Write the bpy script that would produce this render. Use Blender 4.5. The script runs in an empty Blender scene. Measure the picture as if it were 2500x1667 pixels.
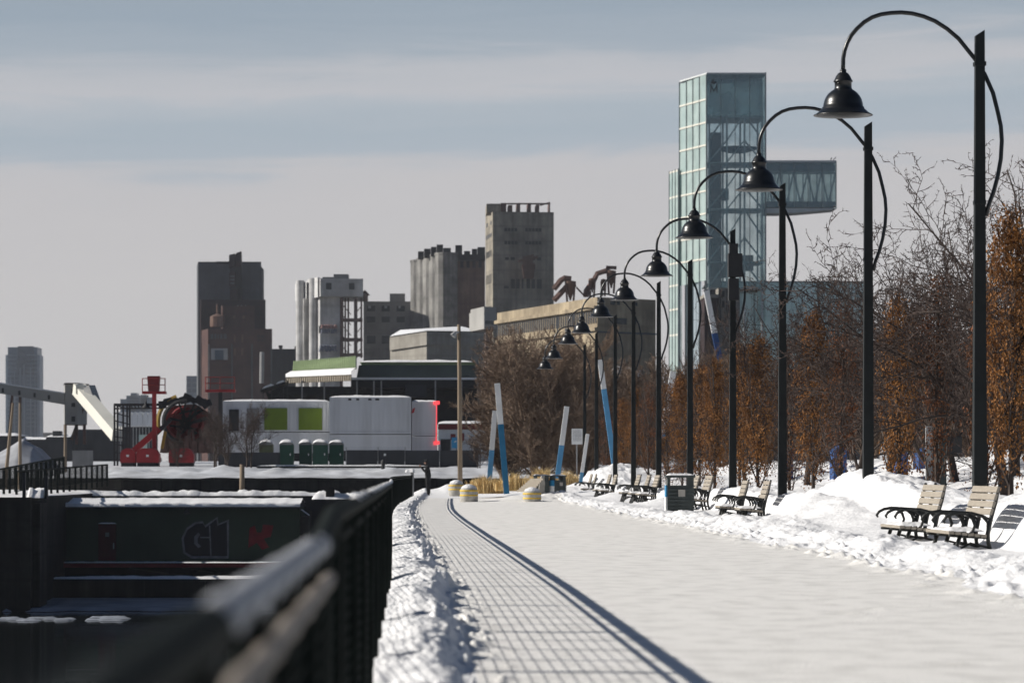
import bpy, math, random
import numpy as np
from mathutils import Vector, Matrix

C = bpy.context.scene.collection
R = math.radians
PI = math.pi
EYE = 1.10
FD = 7903.0            # focal length measured in the pixels the photo was studied at
VX, VY = 971.0, 1086.0
def X(px, D): return (px - VX) / FD * D
def Z(py, D): return EYE - (py - VY) / FD * D
def P(px, py, D): return (X(px, D), D, Z(py, D))

# ------------------------------------------------------------------ noise
def _h(ix, iy, s):
    n = (ix.astype(np.int64) * 374761393 + iy.astype(np.int64) * 668265263 + s * 1442695041) & 0x7fffffff
    n = ((n ^ (n >> 13)) * 1274126177) & 0x7fffffff
    return ((n ^ (n >> 16)) & 0xffff) / 65535.0
def vnoise(x, y, s=0):
    x = np.asarray(x, dtype=float); y = np.asarray(y, dtype=float)
    ix = np.floor(x); iy = np.floor(y); fx = x - ix; fy = y - iy
    fx = fx * fx * (3 - 2 * fx); fy = fy * fy * (3 - 2 * fy)
    a = _h(ix, iy, s); b = _h(ix + 1, iy, s); c = _h(ix, iy + 1, s); d = _h(ix + 1, iy + 1, s)
    return (a * (1 - fx) + b * fx) * (1 - fy) + (c * (1 - fx) + d * fx) * fy
def fbm(x, y, s=0, o=3):
    t = 0; a = .5; n = 0
    for i in range(o):
        t = t + a * vnoise(x, y, s + i); n += a; a *= .5; x = x * 2.03 + 11.3; y = y * 2.03 + 5.7
    return t / n
def sstep(a, b, v):
    t = np.clip((v - a) / (b - a), 0, 1); return t * t * (3 - 2 * t)

# ------------------------------------------------------------------ materials
def mat(name, col, rough=.7, var=.25, scale=3.0, metal=0.0, bump=0.0, bscale=20.0, stretch=(1, 1, 1), col2=None, spec=.4, contrast=(.35, .65)):
    m = bpy.data.materials.new(name); m.use_nodes = True
    nt = m.node_tree; b = nt.nodes['Principled BSDF']
    b.inputs['Roughness'].default_value = rough; b.inputs['Metallic'].default_value = metal
    b.inputs['Specular IOR Level'].default_value = spec
    tc = nt.nodes.new('ShaderNodeTexCoord'); mp = nt.nodes.new('ShaderNodeMapping'); mp.inputs['Scale'].default_value = stretch
    nt.links.new(tc.outputs['Object'], mp.inputs['Vector'])
    n = nt.nodes.new('ShaderNodeTexNoise'); n.inputs['Scale'].default_value = scale; n.inputs['Detail'].default_value = 6
    nt.links.new(mp.outputs['Vector'], n.inputs['Vector'])
    r = nt.nodes.new('ShaderNodeValToRGB')
    r.color_ramp.elements[0].position = contrast[0]; r.color_ramp.elements[1].position = contrast[1]
    c2 = col2 if col2 else tuple(max(0, c * (1 - var)) for c in col)
    r.color_ramp.elements[0].color = (*c2, 1); r.color_ramp.elements[1].color = (*col, 1)
    nt.links.new(n.outputs['Fac'], r.inputs['Fac']); nt.links.new(r.outputs['Color'], b.inputs['Base Color'])
    if bump:
        n2 = nt.nodes.new('ShaderNodeTexNoise'); n2.inputs['Scale'].default_value = bscale; n2.inputs['Detail'].default_value = 5
        nt.links.new(tc.outputs['Object'], n2.inputs['Vector'])
        bp = nt.nodes.new('ShaderNodeBump'); bp.inputs['Strength'].default_value = 1; bp.inputs['Distance'].default_value = bump
        nt.links.new(n2.outputs['Fac'], bp.inputs['Height']); nt.links.new(bp.outputs['Normal'], b.inputs['Normal'])
    return m
def wall(name, col, dark, streak=.55, joint=3.2, scale=.22, jd=.75):
    # weathered masonry: broad patches, vertical run-off stains and horizontal casting joints, all in the wall's own space
    m = bpy.data.materials.new(name); m.use_nodes = True; nt = m.node_tree; b = nt.nodes['Principled BSDF']; b.inputs['Roughness'].default_value = .9; b.inputs['Specular IOR Level'].default_value = .2
    L = nt.links.new; tc = nt.nodes.new('ShaderNodeTexCoord')
    def noise(sc, s, det, rough=.6):
        mp = nt.nodes.new('ShaderNodeMapping'); mp.inputs['Scale'].default_value = sc; L(tc.outputs['Object'], mp.inputs[0])
        n = nt.nodes.new('ShaderNodeTexNoise'); n.inputs['Scale'].default_value = s; n.inputs['Detail'].default_value = det; n.inputs['Roughness'].default_value = rough; L(mp.outputs[0], n.inputs['Vector']); return n.outputs['Fac']
    def rng_(v, a, b_, c, d):
        r = nt.nodes.new('ShaderNodeMapRange'); r.inputs[1].default_value = a; r.inputs[2].default_value = b_; r.inputs[3].default_value = c; r.inputs[4].default_value = d; L(v, r.inputs[0]); return r.outputs[0]
    def mul(p, q):
        k = nt.nodes.new('ShaderNodeMath'); k.operation = 'MULTIPLY'; L(p, k.inputs[0]); L(q, k.inputs[1]); return k.outputs[0]
    f = mul(rng_(noise((1, 1, 1), scale, 7), .32, .66, .25, 1), rng_(noise((1, 1, .045), 1.1, 5, .7), .36, .60, streak, 1))
    sp = nt.nodes.new('ShaderNodeSeparateXYZ'); L(tc.outputs['Object'], sp.inputs[0])
    w1 = nt.nodes.new('ShaderNodeMath'); w1.operation = 'DIVIDE'; L(sp.outputs['Z'], w1.inputs[0]); w1.inputs[1].default_value = joint
    w2 = nt.nodes.new('ShaderNodeMath'); w2.operation = 'FRACT'; L(w1.outputs[0], w2.inputs[0])
    f = mul(f, rng_(w2.outputs[0], .10, .14, jd, 1)); f = mul(f, rng_(noise((1, 1, 1), 1.6, 4), .3, .55, .8, 1))
    mx = nt.nodes.new('ShaderNodeMix'); mx.data_type = 'RGBA'; mx.inputs[6].default_value = (*dark, 1); mx.inputs[7].default_value = (*col, 1); L(f, mx.inputs[0]); L(mx.outputs[2], b.inputs['Base Color'])
    return m
def emis(name, col, s):
    m = bpy.data.materials.new(name); m.use_nodes = True; b = m.node_tree.nodes['Principled BSDF']
    b.inputs['Base Color'].default_value = (*col, 1); b.inputs['Emission Color'].default_value = (*col, 1); b.inputs['Emission Strength'].default_value = s
    return m
def glass(name, tint, diff, refl=.35, transp=.5, rough=.05):
    # architectural glazing: tinted see-through pane with a little body colour and a mirror coat
    m = bpy.data.materials.new(name); m.use_nodes = True; nt = m.node_tree; nt.nodes.clear()
    o = nt.nodes.new('ShaderNodeOutputMaterial')
    t = nt.nodes.new('ShaderNodeBsdfTransparent'); t.inputs[0].default_value = (*tint, 1)
    d = nt.nodes.new('ShaderNodeBsdfDiffuse'); d.inputs[0].default_value = (*diff, 1)
    g = nt.nodes.new('ShaderNodeBsdfGlossy'); g.inputs['Roughness'].default_value = rough; g.inputs[0].default_value = (.8, .9, .92, 1)
    tc = nt.nodes.new('ShaderNodeTexCoord'); n = nt.nodes.new('ShaderNodeTexNoise'); n.inputs['Scale'].default_value = .35; n.inputs['Detail'].default_value = 3
    nt.links.new(tc.outputs['Object'], n.inputs['Vector'])
    mr = nt.nodes.new('ShaderNodeMapRange'); mr.inputs[1].default_value = .3; mr.inputs[2].default_value = .7; mr.inputs[3].default_value = transp - .15; mr.inputs[4].default_value = transp + .15
    nt.links.new(n.outputs['Fac'], mr.inputs[0])
    a = nt.nodes.new('ShaderNodeMixShader'); nt.links.new(mr.outputs[0], a.inputs[0]); nt.links.new(d.outputs[0], a.inputs[1]); nt.links.new(t.outputs[0], a.inputs[2])
    b = nt.nodes.new('ShaderNodeMixShader'); b.inputs[0].default_value = refl
    nt.links.new(a.outputs[0], b.inputs[1]); nt.links.new(g.outputs[0], b.inputs[2]); nt.links.new(b.outputs[0], o.inputs[0])
    return m
M = {}
M['snow'] = mat('snow', (.82, .82, .83), .85, .10, 5, bump=.030, bscale=13, spec=.25)
M['snowfar'] = mat('snow_far', (.85, .86, .88), .9, .06, .6, spec=.2)
M['pathsnow'] = mat('trodden_snow', (.85, .832, .80), .8, col2=(.66, .645, .615), scale=3.2, bump=.009, bscale=50, spec=.25, contrast=(.25, .55), stretch=(1, .55, 1))
def grit(m):
    nt = m.node_tree; b = nt.nodes['Principled BSDF']; src = b.inputs['Base Color'].links[0].from_socket
    tc = nt.nodes.new('ShaderNodeTexCoord'); mp = nt.nodes.new('ShaderNodeMapping'); mp.inputs['Scale'].default_value = (1, .35, 1); nt.links.new(tc.outputs['Object'], mp.inputs[0])
    n = nt.nodes.new('ShaderNodeTexNoise'); n.inputs['Scale'].default_value = 26; n.inputs['Detail'].default_value = 3; n.inputs['Roughness'].default_value = .7; nt.links.new(mp.outputs[0], n.inputs['Vector'])
    n2 = nt.nodes.new('ShaderNodeTexNoise'); n2.inputs['Scale'].default_value = .9; nt.links.new(tc.outputs['Object'], n2.inputs['Vector'])
    r = nt.nodes.new('ShaderNodeMapRange'); r.inputs[1].default_value = .60; r.inputs[2].default_value = .72; nt.links.new(n.outputs['Fac'], r.inputs[0])
    r2 = nt.nodes.new('ShaderNodeMapRange'); r2.inputs[1].default_value = .38; r2.inputs[2].default_value = .66; r2.inputs[4].default_value = .75; nt.links.new(n2.outputs['Fac'], r2.inputs[0])
    k = nt.nodes.new('ShaderNodeMath'); k.operation = 'MULTIPLY'; nt.links.new(r.outputs[0], k.inputs[0]); nt.links.new(r2.outputs[0], k.inputs[1])
    x = nt.nodes.new('ShaderNodeMix'); x.data_type = 'RGBA'; x.inputs[7].default_value = (.40, .375, .33, 1); nt.links.new(k.outputs[0], x.inputs[0]); nt.links.new(src, x.inputs[6]); nt.links.new(x.outputs[2], b.inputs['Base Color'])
grit(M['pathsnow'])
M['pole'] = mat('pole_paint', (.014, .017, .017), .6, .35, 2.5, spec=.25)
M['lamp'] = mat('lamp_black', (.009, .010, .011), .32, .2, 6, spec=.5)
M['rail'] = mat('rail_paint', (.013, .017, .015), .85, .35, 5, spec=.08)
M['wood'] = mat('bench_wood', (.34, .30, .245), .8, col2=(.28, .245, .20), scale=5, stretch=(6, 1, 6), bump=.002)
M['iron'] = mat('bench_iron', (.012, .014, .013), .5, .3, 8, spec=.4)
M['conc'] = mat('concrete', (.34, .33, .31), .9, .35, .5, stretch=(1, 1, .35), bump=.01, bscale=3)
M['concdark'] = wall('dark_concrete', (.085, .080, .068), (.022, .02, .018), .3, 1.3, .6)
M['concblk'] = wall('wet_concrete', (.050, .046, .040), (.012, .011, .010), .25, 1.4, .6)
M['bollard'] = mat('bollard_concrete', (.48, .46, .42), .9, .25, 6)
M['yellow'] = mat('yellow_paint', (.75, .50, .05), .6, .2, 6)
M['white'] = mat('white_paint', (.80, .80, .79), .6, .1, 2)
M['blue'] = mat('blue_paint', (.03, .24, .46), .5, .15, 2)
M['bluedark'] = mat('navy_paint', (.02, .07, .22), .5, .15, 2)
M['woodpole'] = mat('wood_pole', (.26, .20, .14), .85, .3, 3, stretch=(4, 4, .3))
M['grass'] = mat('dry_grass', (.74, .54, .25), .9, .4, 8)
M['leaf'] = mat('rust_leaf', (.36, .155, .036), .8, col2=(.11, .052, .022), scale=2.6)
M['leafdark'] = mat('brown_leaf', (.22, .08, .03), .8, col2=(.10, .045, .02), scale=2.2)
M['bark'] = mat('bark', (.075, .056, .046), .9, .4, 6)
M['twig'] = mat('twig', (.070, .048, .040), .9, .35, 2)
M['twigpale'] = mat('twig_tan', (.235, .165, .115), .9, col2=(.13, .088, .062), scale=.8)
M['black'] = mat('black_cloth', (.012, .012, .014), .9, .2, 8)
M['skin'] = mat('skin', (.50, .30, .22), .6, .1, 8)
M['phone'] = mat('phone_case', (.45, .38, .28), .4, .1, 8)
M['shoe'] = mat('shoe', (.05, .02, .02), .7, .1, 8)
M['bin'] = mat('bin_green', (.055, .068, .065), .6, .3, 5)
M['label'] = mat('bin_plaque', (.45, .42, .37), .7, .15, 6)
M['hut'] = mat('hut_green', (.036, .058, .034), .7, .3, .6)
M['hut2'] = mat('hut_trim', (0.077, 0.077, 0.073), .8, .3, 2)
M['reddoor'] = mat('red_door', (.085, .010, .010), .6, .2, 3)
M['red'] = mat('red_paint', (.38, .02, .025), .5, .3, 1.2)
M['redfar'] = mat('red_dull', (.24, .022, .022), .6, .35, .8)
M['yel2'] = mat('yellow_steel', (.36, .23, .03), .6, .3, 2)
M['graff'] = mat('graffiti_black', (.008, .008, .012), .6, .2, 2)
M['graffw'] = mat('graffiti_outline', (.20, .20, .22), .7, .4, 3)
M['graffr'] = mat('graffiti_red', (.22, .015, .02), .7, .3, 3)
M['contw'] = mat('container_white', (.66, .67, .69), .55, col2=(.50, .505, .51), scale=.9, stretch=(1, 1, .12), contrast=(.3, .55))
M['lime'] = mat('lime_panel', (.135, .20, .010), .6, .15, 1)
M['dark'] = mat('dark_gap', (.025, .025, .028), .8, .3, 2)
M['tarp'] = mat('dark_tarp', (.045, .048, .055), .8, .35, .8, stretch=(1, 1, .3))
M['loo'] = mat('toilet_green', (0.007, 0.060, 0.037), .5, .2, 2)
M['loo2'] = mat('toilet_olive', (.13, .14, .07), .6, .3, 2)
M['steel'] = mat('dark_steel', (.03, .03, .032), .6, .3, 3)
M['galv'] = mat('galvanised', (.36, .36, .36), .5, .2, 2)
M['greenroof'] = mat('green_sheet', (.34, .43, .23), .6, .15, 2)
M['tan'] = mat('tan_sheet', (.36, .31, .24), .7, .2, 2)
M['bluegreen'] = mat('teal_fascia', (0.032, 0.052, 0.052), .35, .35, .6)
M['bluesnow'] = M['snowfar']
M['brick'] = wall('brown_brick', (.115, .062, .052), (.045, .027, .026), .7, 3.5, jd=.85)
M['brickdk'] = wall('dark_brick', (.055, .036, .037), (.022, .017, .019), .7, 3.5)
M['greyblock'] = wall('grey_block', (.125, .135, .15), (.075, .078, .084), .7, 4, jd=.9)
M['oldconc'] = wall('old_concrete', (.48, .43, .345), (.07, .067, .06), .45, 3.4)
M['silo'] = wall('silo_concrete', (.36, .35, .33), (.07, .068, .066), .5, 5.5, jd=.85)
M['rust'] = wall('rust_wall', (.24, .16, .125), (.075, .035, .028), .4, 6)
M['rustiron'] = mat('rusty_iron', (.16, .09, .075), .8, .5, 1.5)
M['tower'] = wall('white_tower', (.74, .735, .73), (.26, .255, .25), .6, 6, jd=.85)
M['greywall'] = wall('grey_wall', (.34, .335, .33), (.13, .128, .125), .6, 4)
M['tanwall'] = wall('tan_wall', (.50, .415, .285), (.14, .11, .08), .5, 4.2)
M['shed'] = wall('pale_shed', (.38, .36, .32), (.16, .145, .125), .55, 4)
M['window'] = mat('window_dark', (.010, .011, .014), .3, .4, .8)
M['winsky'] = mat('window_pale', (.42, .43, .45), .4, .2, 1)
M['blueglass'] = mat('blue_tower', (.15, .21, .27), .4, .3, .12)
M['blueglass2'] = mat('blue_tower_dark', (.07, .10, .14), .3, .3, .15)
M['bluepale'] = mat('blue_tower_pale', (.33, .39, .44), .5, .2, .15)
M['gallery'] = mat('gallery_grey', (0.387, 0.378, 0.360), .8, .2, .2)
M['tube'] = mat('tube_cream', (.80, .78, .70), .7, .12, .3)
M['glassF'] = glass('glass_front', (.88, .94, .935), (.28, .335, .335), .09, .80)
M['glassL'] = glass('glass_left', (.76, .88, .86), (.52, .62, .60), .10, .38)  # paler body colour than the front glass stands in for sunlight
M['glassP'] = glass('glass_pavilion', (.66, .82, .79), (.56, .70, .68), .28, .2)
M['glassD'] = glass('glass_deep', (.66, .77, .77), (.26, .34, .345), .10, .5)
M['mull'] = mat('mullion', (.26, .31, .32), .5, .1, 2)
M['mulllight'] = mat('mullion_pale', (.72, .70, .62), .5, .1, 2)
M['truss'] = mat('truss_white', (.66, .69, .69), .6, .1, 2)
M['logo'] = mat('logo_dark', (.03, .05, .06), .5, .1, 2)
M['redled'] = emis('red_led', (.95, .07, .08), 1.0)

# ------------------------------------------------------------------ mesh builder
class MB:
    def __init__(s): s.v = []; s.f = []
    def add(s, vs, fs):
        o = len(s.v); s.v.extend(vs); s.f.extend([tuple(i + o for i in f) for f in fs]); return s
    def box(s, x0, x1, y0, y1, z0, z1):
        return s.add([(x0, y0, z0), (x1, y0, z0), (x1, y1, z0), (x0, y1, z0), (x0, y0, z1), (x1, y0, z1), (x1, y1, z1), (x0, y1, z1)],
                     [(0, 3, 2, 1), (4, 5, 6, 7), (0, 1, 5, 4), (1, 2, 6, 5), (2, 3, 7, 6), (3, 0, 4, 7)])
    def prism(s, pts, z0, z1):          # footprint polygon in plan, counter-clockwise
        n = len(pts); vs = [(p[0], p[1], z0) for p in pts] + [(p[0], p[1], z1) for p in pts]
        fs = [tuple(range(n - 1, -1, -1)), tuple(range(n, 2 * n))] + [(i, (i + 1) % n, n + (i + 1) % n, n + i) for i in range(n)]
        return s.add(vs, fs)
    def slab(s, pts, y0, y1):           # outline polygon in x-z, given depth in y
        n = len(pts); vs = [(p[0], y0, p[1]) for p in pts] + [(p[0], y1, p[1]) for p in pts]
        fs = [tuple(range(n)), tuple(range(2 * n - 1, n - 1, -1))] + [(i, n + i, n + (i + 1) % n, (i + 1) % n) for i in range(n)]
        return s.add(vs, fs)
    def beam(s, a, b, w, h=None):       # square bar from a to b
        a = Vector(a); b = Vector(b); d = (b - a).normalized(); h = h or w
        up = Vector((0, 0, 1)) if abs(d.z) < .95 else Vector((0, 1, 0))
        u = d.cross(up).normalized() * w / 2; v = u.cross(d).normalized() * h / 2
        vs = []
        for p in (a, b):
            for q in (-u - v, u - v, u + v, -u + v): vs.append(tuple(p + q))
        return s.add(vs, [(0, 3, 2, 1), (4, 5, 6, 7), (0, 1, 5, 4), (1, 2, 6, 5), (2, 3, 7, 6), (3, 0, 4, 7)])
    def tube(s, pts, r, n=8, cap=True):
        pts = [Vector(p) for p in pts]; k = len(pts)
        rr = r if isinstance(r, (list, tuple)) else [r] * k
        vs = []; u = None
        for i, p in enumerate(pts):
            d = (pts[min(i + 1, k - 1)] - pts[max(i - 1, 0)]).normalized()
            if u is None:
                up = Vector((0, 0, 1)) if abs(d.z) < .9 else Vector((0, 1, 0)); u = d.cross(up).normalized()
            else:
                u = (u - d * u.dot(d)).normalized()
            w = d.cross(u)
            for j in range(n):
                a = 2 * PI * j / n; q = p + (u * math.cos(a) + w * math.sin(a)) * rr[i]; vs.append((q.x, q.y, q.z))
        fs = [(i * n + j, i * n + (j + 1) % n, (i + 1) * n + (j + 1) % n, (i + 1) * n + j) for i in range(k - 1) for j in range(n)]
        if cap: fs += [tuple(range(n - 1, -1, -1)), tuple(range((k - 1) * n, k * n))]
        return s.add(vs, fs)
    def lathe(s, prof, c=(0, 0, 0), n=24):
        vs = []; k = len(prof)
        for r, z in prof:
            for j in range(n): a = 2 * PI * j / n; vs.append((c[0] + r * math.cos(a), c[1] + r * math.sin(a), c[2] + z))
        fs = [(i * n + j, i * n + (j + 1) % n, (i + 1) * n + (j + 1) % n, (i + 1) * n + j) for i in range(k - 1) for j in range(n)]
        return s.add(vs, fs)
    def snow(s, x0, x1, y0, y1, z, th, nx=24, ny=6, seed=1, sc=.5, rag=.6):   # lumpy snow cap with rounded borders
        xs = np.linspace(x0, x1, nx); ys = np.linspace(y0, y1, ny)
        gx, gy = np.meshgrid(xs, ys, indexing='ij')
        e = np.minimum(np.minimum((gx - x0), (x1 - gx)) / max(1e-6, (x1 - x0) / 2), np.minimum((gy - y0), (y1 - gy)) / max(1e-6, (y1 - y0) / 2))
        h = z + th * (np.clip(e * 4, 0, 1) ** .5) * (1 - rag + rag * 1.6 * fbm(gx / sc, gy / sc, seed)); 
        h = np.where(e <= 1e-6, z - .004, h)
        vs = [(float(gx[i, j]), float(gy[i, j]), float(h[i, j])) for i in range(nx) for j in range(ny)]
        fs = [(i * ny + j, (i + 1) * ny + j, (i + 1) * ny + j + 1, i * ny + j + 1) for i in range(nx - 1) for j in range(ny - 1)]
        return s.add(vs, fs)

ROOT = {}
def rootloc(o):
    while o is not None:
        if o.name in ROOT: return ROOT[o.name]
        o = o.parent
    return (0, 0, 0)
def put(name, mb, m, parent=None, loc=None, smooth=False, label=None, cat=None, group=None, kind=None):
    # parent given: a part (world coordinates minus the root's place); else a one-mesh thing with its origin at loc
    o0 = rootloc(parent) if parent is not None else (loc or (0, 0, 0))
    me = bpy.data.meshes.new(name)
    me.from_pydata([(v[0] - o0[0], v[1] - o0[1], v[2] - o0[2]) for v in mb.v], [], mb.f)
    if smooth: me.polygons.foreach_set('use_smooth', [True] * len(me.polygons))
    me.materials.append(M[m] if isinstance(m, str) else m); me.update()
    o = bpy.data.objects.new(name, me); C.objects.link(o)
    if parent is not None: o.parent = parent
    else:
        o.location = o0; ROOT[o.name] = tuple(o0)
    if label: o['label'] = label
    if cat: o['category'] = cat
    if group: o['group'] = group
    if kind: o['kind'] = kind
    return o
def thing(name, label, cat, loc=(0, 0, 0), group=None):
    o = bpy.data.objects.new(name, None); C.objects.link(o); o.location = loc; ROOT[o.name] = tuple(loc)
    o.empty_display_size = .2
    o['label'] = label; o['category'] = cat
    if group: o['group'] = group
    return o
def dup(root, loc, rz=0, label=None, sc=None, group=None):
    r = root.copy(); C.objects.link(r); r.location = loc; r.rotation_euler = (0, 0, rz)
    if sc: r.scale = sc
    if label: r['label'] = label
    if group: r['group'] = group
    for ch in list(root.children):
        c = ch.copy(); C.objects.link(c); c.parent = r
        for g in list(ch.children):
            d = g.copy(); C.objects.link(d); d.parent = c
    return r

# ------------------------------------------------------------------ railing line along the quay
_fy = [0, 6, 19, 33, 46, 62, 80, 94, 106, 125, 150, 200]
_fx = [-.235, -.24, -.27, -.32, -.43, -.58, -.73, -.80, -.80, -.68, -.46, -.1]
_cf = np.polyfit(_fy, _fx, 5)
def fx(y): return np.interp(y, _fy, _fx)

# ------------------------------------------------------------------ ground: quay with snow
def ground_h(x, y):
    u = x - fx(y)
    n1 = fbm(x * 3, y * 1.3, 3); n2 = fbm(x * 7, y * 3.2, 7); n3 = vnoise(x * 26, y * 18, 9)
    wob = (fbm(y * .55, y * 0 + 3, 21) - .5) * .28 + (vnoise(y * 1.7, y * 0, 5) - .5) * .16
    uw = u - wob * .7
    bank = sstep(-.35, .30, uw) * (1 - sstep(.36, .50 + .12 * n1, uw))
    h = bank * (.04 + .14 * n1 + .06 * (n2 - .4) + .008 * n3)
    # crumbs beside the bank
    crumb = np.clip(vnoise(x * 12, y * 6, 31) - .76, 0, 1) * .34 * np.exp(-((u - .5) / .22) ** 2)
    h = h + crumb
    # the trodden way itself
    h = h + .005 * (fbm(x * 2.2, y * .8, 41) - .5) + .002 * (vnoise(x * 14, y * 9, 43) - .5) + np.clip(vnoise(x * 10, y * 4, 45) - .93, 0, 1) * .35 * sstep(1.5, 2.5, x)
    # ploughed bank on the right
    e = 5.45 + .35 * (fbm(y * .25, y * 0 + 1, 51) - .5) * 2 + .12 * (vnoise(y * 1.4, y * 0, 52) - .5)
    e = np.where(y > 110, e - (y - 110) * .012, e)
    v = x - e
    b1 = fbm(x * 1.8, y * .9, 61); b2 = np.abs(fbm(x * 4.2, y * 2.3, 63) - .5) * 2; b3 = vnoise(x * 20, y * 14, 65)
    rise = sstep(0, .55, v)
    ridge = np.exp(-np.clip((v - .70) / .48, -9, 9) ** 2) * (1 - .45 * sstep(66, 95, y))
    h = h + rise * (.03 + .06 * b1) + ridge * (.02 + .17 * b1 + .10 * b2 * b1 + .022 * b3)
    h = h + np.exp(-((v - .05) / .5) ** 2) * (np.clip(vnoise(x * 7, y * 4, 71) - .66, 0, 1) * .25 + .012 * b3)
    # piles between the benches and round the lamps
    back = sstep(7.75, 8.25, x + .3 * (fbm(x, y * .5, 83) - .5))
    h = h + back * (.22 + .42 * fbm(x * .7, y * .16, 81) + .08 * b2)
    for cx, cy, sx, sy, am in ((8.6, 64, 1.3, 7.5, .50), (7.4, 64, .8, 5, .38), (7.6, 107, .8, 2.6, .30), (7.5, 130, .9, 3.0, .34), (8.8, 88, 1.0, 7, .25), (3.9, 133, 1.3, 2.2, .24), (5.2, 138, 1.0, 3.0, .30), (9.3, 47, 1.0, 5, .30), (10.2, 30, 2, 9, .35), (4.6, 158, 1.5, 7, .35), (3.2, 168, 1.3, 3, .55), (1.8, 176, 1.8, 2, .5), (9.5, 165, 3, 14, .9)):
        h = h + am * np.exp(-((x - cx) / sx) ** 2 - ((y - cy) / sy) ** 2) * (.75 + .5 * fbm(x * 1.5, y * .8, 91))
    # rising bank behind the tree row
    h = h + sstep(11.5, 18, x) * (.75 + .5 * fbm(x * .3, y * .1, 95)) * sstep(40, 75, y) + .12 * (fbm(x * .8, y * .4, 97) - .5) * sstep(9, 12, x)
    return h
rows = list(np.arange(1.0, 15, .5)) + list(15 * (250 / 15) ** (np.arange(0, 1201) / 1200))
us = list(np.arange(-.28, .9, .0135)) + list(np.arange(.9, 5.2, .07)) + list(np.arange(5.2, 9.6, .032)) + list(np.arange(9.6, 18, .16)) + list(np.arange(18, 70, 1.6))
ry = np.array(rows); uu = np.array(us)
GY, GU = np.meshgrid(ry, uu, indexing='ij'); GX = GU + fx(GY) * (1 - np.clip(GU / 5, 0, 1))
GH = ground_h(GX, GY)
nr, nc = GY.shape
idx = np.arange(nr * nc).reshape(nr, nc)
quad = np.stack([idx[:-1, :-1], idx[:-1, 1:], idx[1:, 1:], idx[1:, :-1]], axis=-1)
keep = ~((GY[:-1, :-1] > 182) & (GX[:-1, :-1] < 6.5))
quad = quad[keep].reshape(-1, 4)
gx0 = GX[:-1, :-1][keep]; gy0 = GY[:-1, :-1][keep]
me = bpy.data.meshes.new('quay_path')
co = np.stack([GX, GY, GH], -1).reshape(-1, 3)
me.vertices.add(len(co)); me.vertices.foreach_set('co', co.ravel())
me.loops.add(len(quad) * 4); me.loops.foreach_set('vertex_index', quad.ravel().astype(np.int32))
me.polygons.add(len(quad)); me.polygons.foreach_set('loop_start', np.arange(0, len(quad) * 4, 4, dtype=np.int32))
me.polygons.foreach_set('use_smooth', np.ones(len(quad), dtype=bool))
me.materials.append(M['snow']); me.materials.append(M['pathsnow'])
ufr = gx0 - fx(gy0)
edge = 5.45 + .35 * (fbm(gy0 * .25, gy0 * 0 + 1, 51) - .5) * 2
me.polygons.foreach_set('material_index', ((ufr > .55) & (gx0 < edge - .1) & (gy0 < 150)).astype(np.int32))
me.update(calc_edges=True); me.validate()
o = bpy.data.objects.new('path', me); C.objects.link(o); o['kind'] = 'structure'
def gh(x, y): return float(ground_h(np.array([x]), np.array([y]))[0])

# quay wall under the railing
mb = MB(); ys = list(np.arange(.5, 183, 2.0)) + [182.2]
vs = []; 
for y in ys:
    f = float(fx(y)); vs += [(f - .27, y, -6.5), (f - .27, y, -.012), (f - .80, y, -.012), (f - .80, y, -6.5)]
fs = []
for i in range(len(ys) - 1):
    a = i * 4; b = a + 4
    for j in range(4): fs.append((a + j, b + j, b + (j + 1) % 4, a + (j + 1) % 4))
mb.add(vs, fs + [(0, 1, 2, 3)])
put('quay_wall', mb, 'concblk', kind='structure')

# water with ice
WZ = -5.35
m = bpy.data.materials.new('canal_water'); m.use_nodes = True; nt = m.node_tree; b = nt.nodes['Principled BSDF']
b.inputs['Base Color'].default_value = (.006, .008, .008, 1); b.inputs['Roughness'].default_value = .07; b.inputs['Specular IOR Level'].default_value = .12
tc = nt.nodes.new('ShaderNodeTexCoord'); n = nt.nodes.new('ShaderNodeTexNoise'); n.inputs['Scale'].default_value = .8; n.inputs['Detail'].default_value = 4
mp = nt.nodes.new('ShaderNodeMapping'); mp.inputs['Scale'].default_value = (.6, 1.5, 1); nt.links.new(tc.outputs['Object'], mp.inputs[0]); nt.links.new(mp.outputs[0], n.inputs[0])
bp = nt.nodes.new('ShaderNodeBump'); bp.inputs['Distance'].default_value = .008; nt.links.new(n.outputs['Fac'], bp.inputs['Height']); nt.links.new(bp.outputs[0], b.inputs['Normal'])
M['water'] = m
put('water', MB().add([(-400, -20, WZ), (300, -20, WZ), (300, 260, WZ), (-400, 260, WZ)], [(0, 1, 2, 3)]), 'water', kind='structure')
M['ice'] = mat('grey_ice', (.26, .285, .33), .7, .4, .5)
mb = MB()
n = 120; vs = []
for i in range(n):
    x = -36 + i * 36 / (n - 1); d = 159.5 + 1.6 * float(vnoise(x * .8, 0, 5)) + .5 * float(vnoise(x * 3, 0, 6))
    vs += [(x, d, WZ + .02), (x, d + .25, WZ + .16), (x, 169.9, WZ + .30)]
fs = []
for i in range(n - 1):
    a = i * 3; fs += [(a, a + 3, a + 4, a + 1), (a + 1, a + 4, a + 5, a + 2)]
put('ice', mb.add(vs, fs), 'ice', kind='structure', smooth=True)
mb = MB()
rng = random.Random(4)
for k in range(14):
    px = rng.uniform(5, 290); D = 152 + rng.uniform(-2.0, 2.5)
    mb.snow(X(px, D) - rng.uniform(.2, .8), X(px, D) + rng.uniform(.2, .8), D - .3, D + .3, WZ + .012, .07, 10, 5, k, .3)
put('drift_ice', mb, 'ice', kind='structure', smooth=True)

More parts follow.
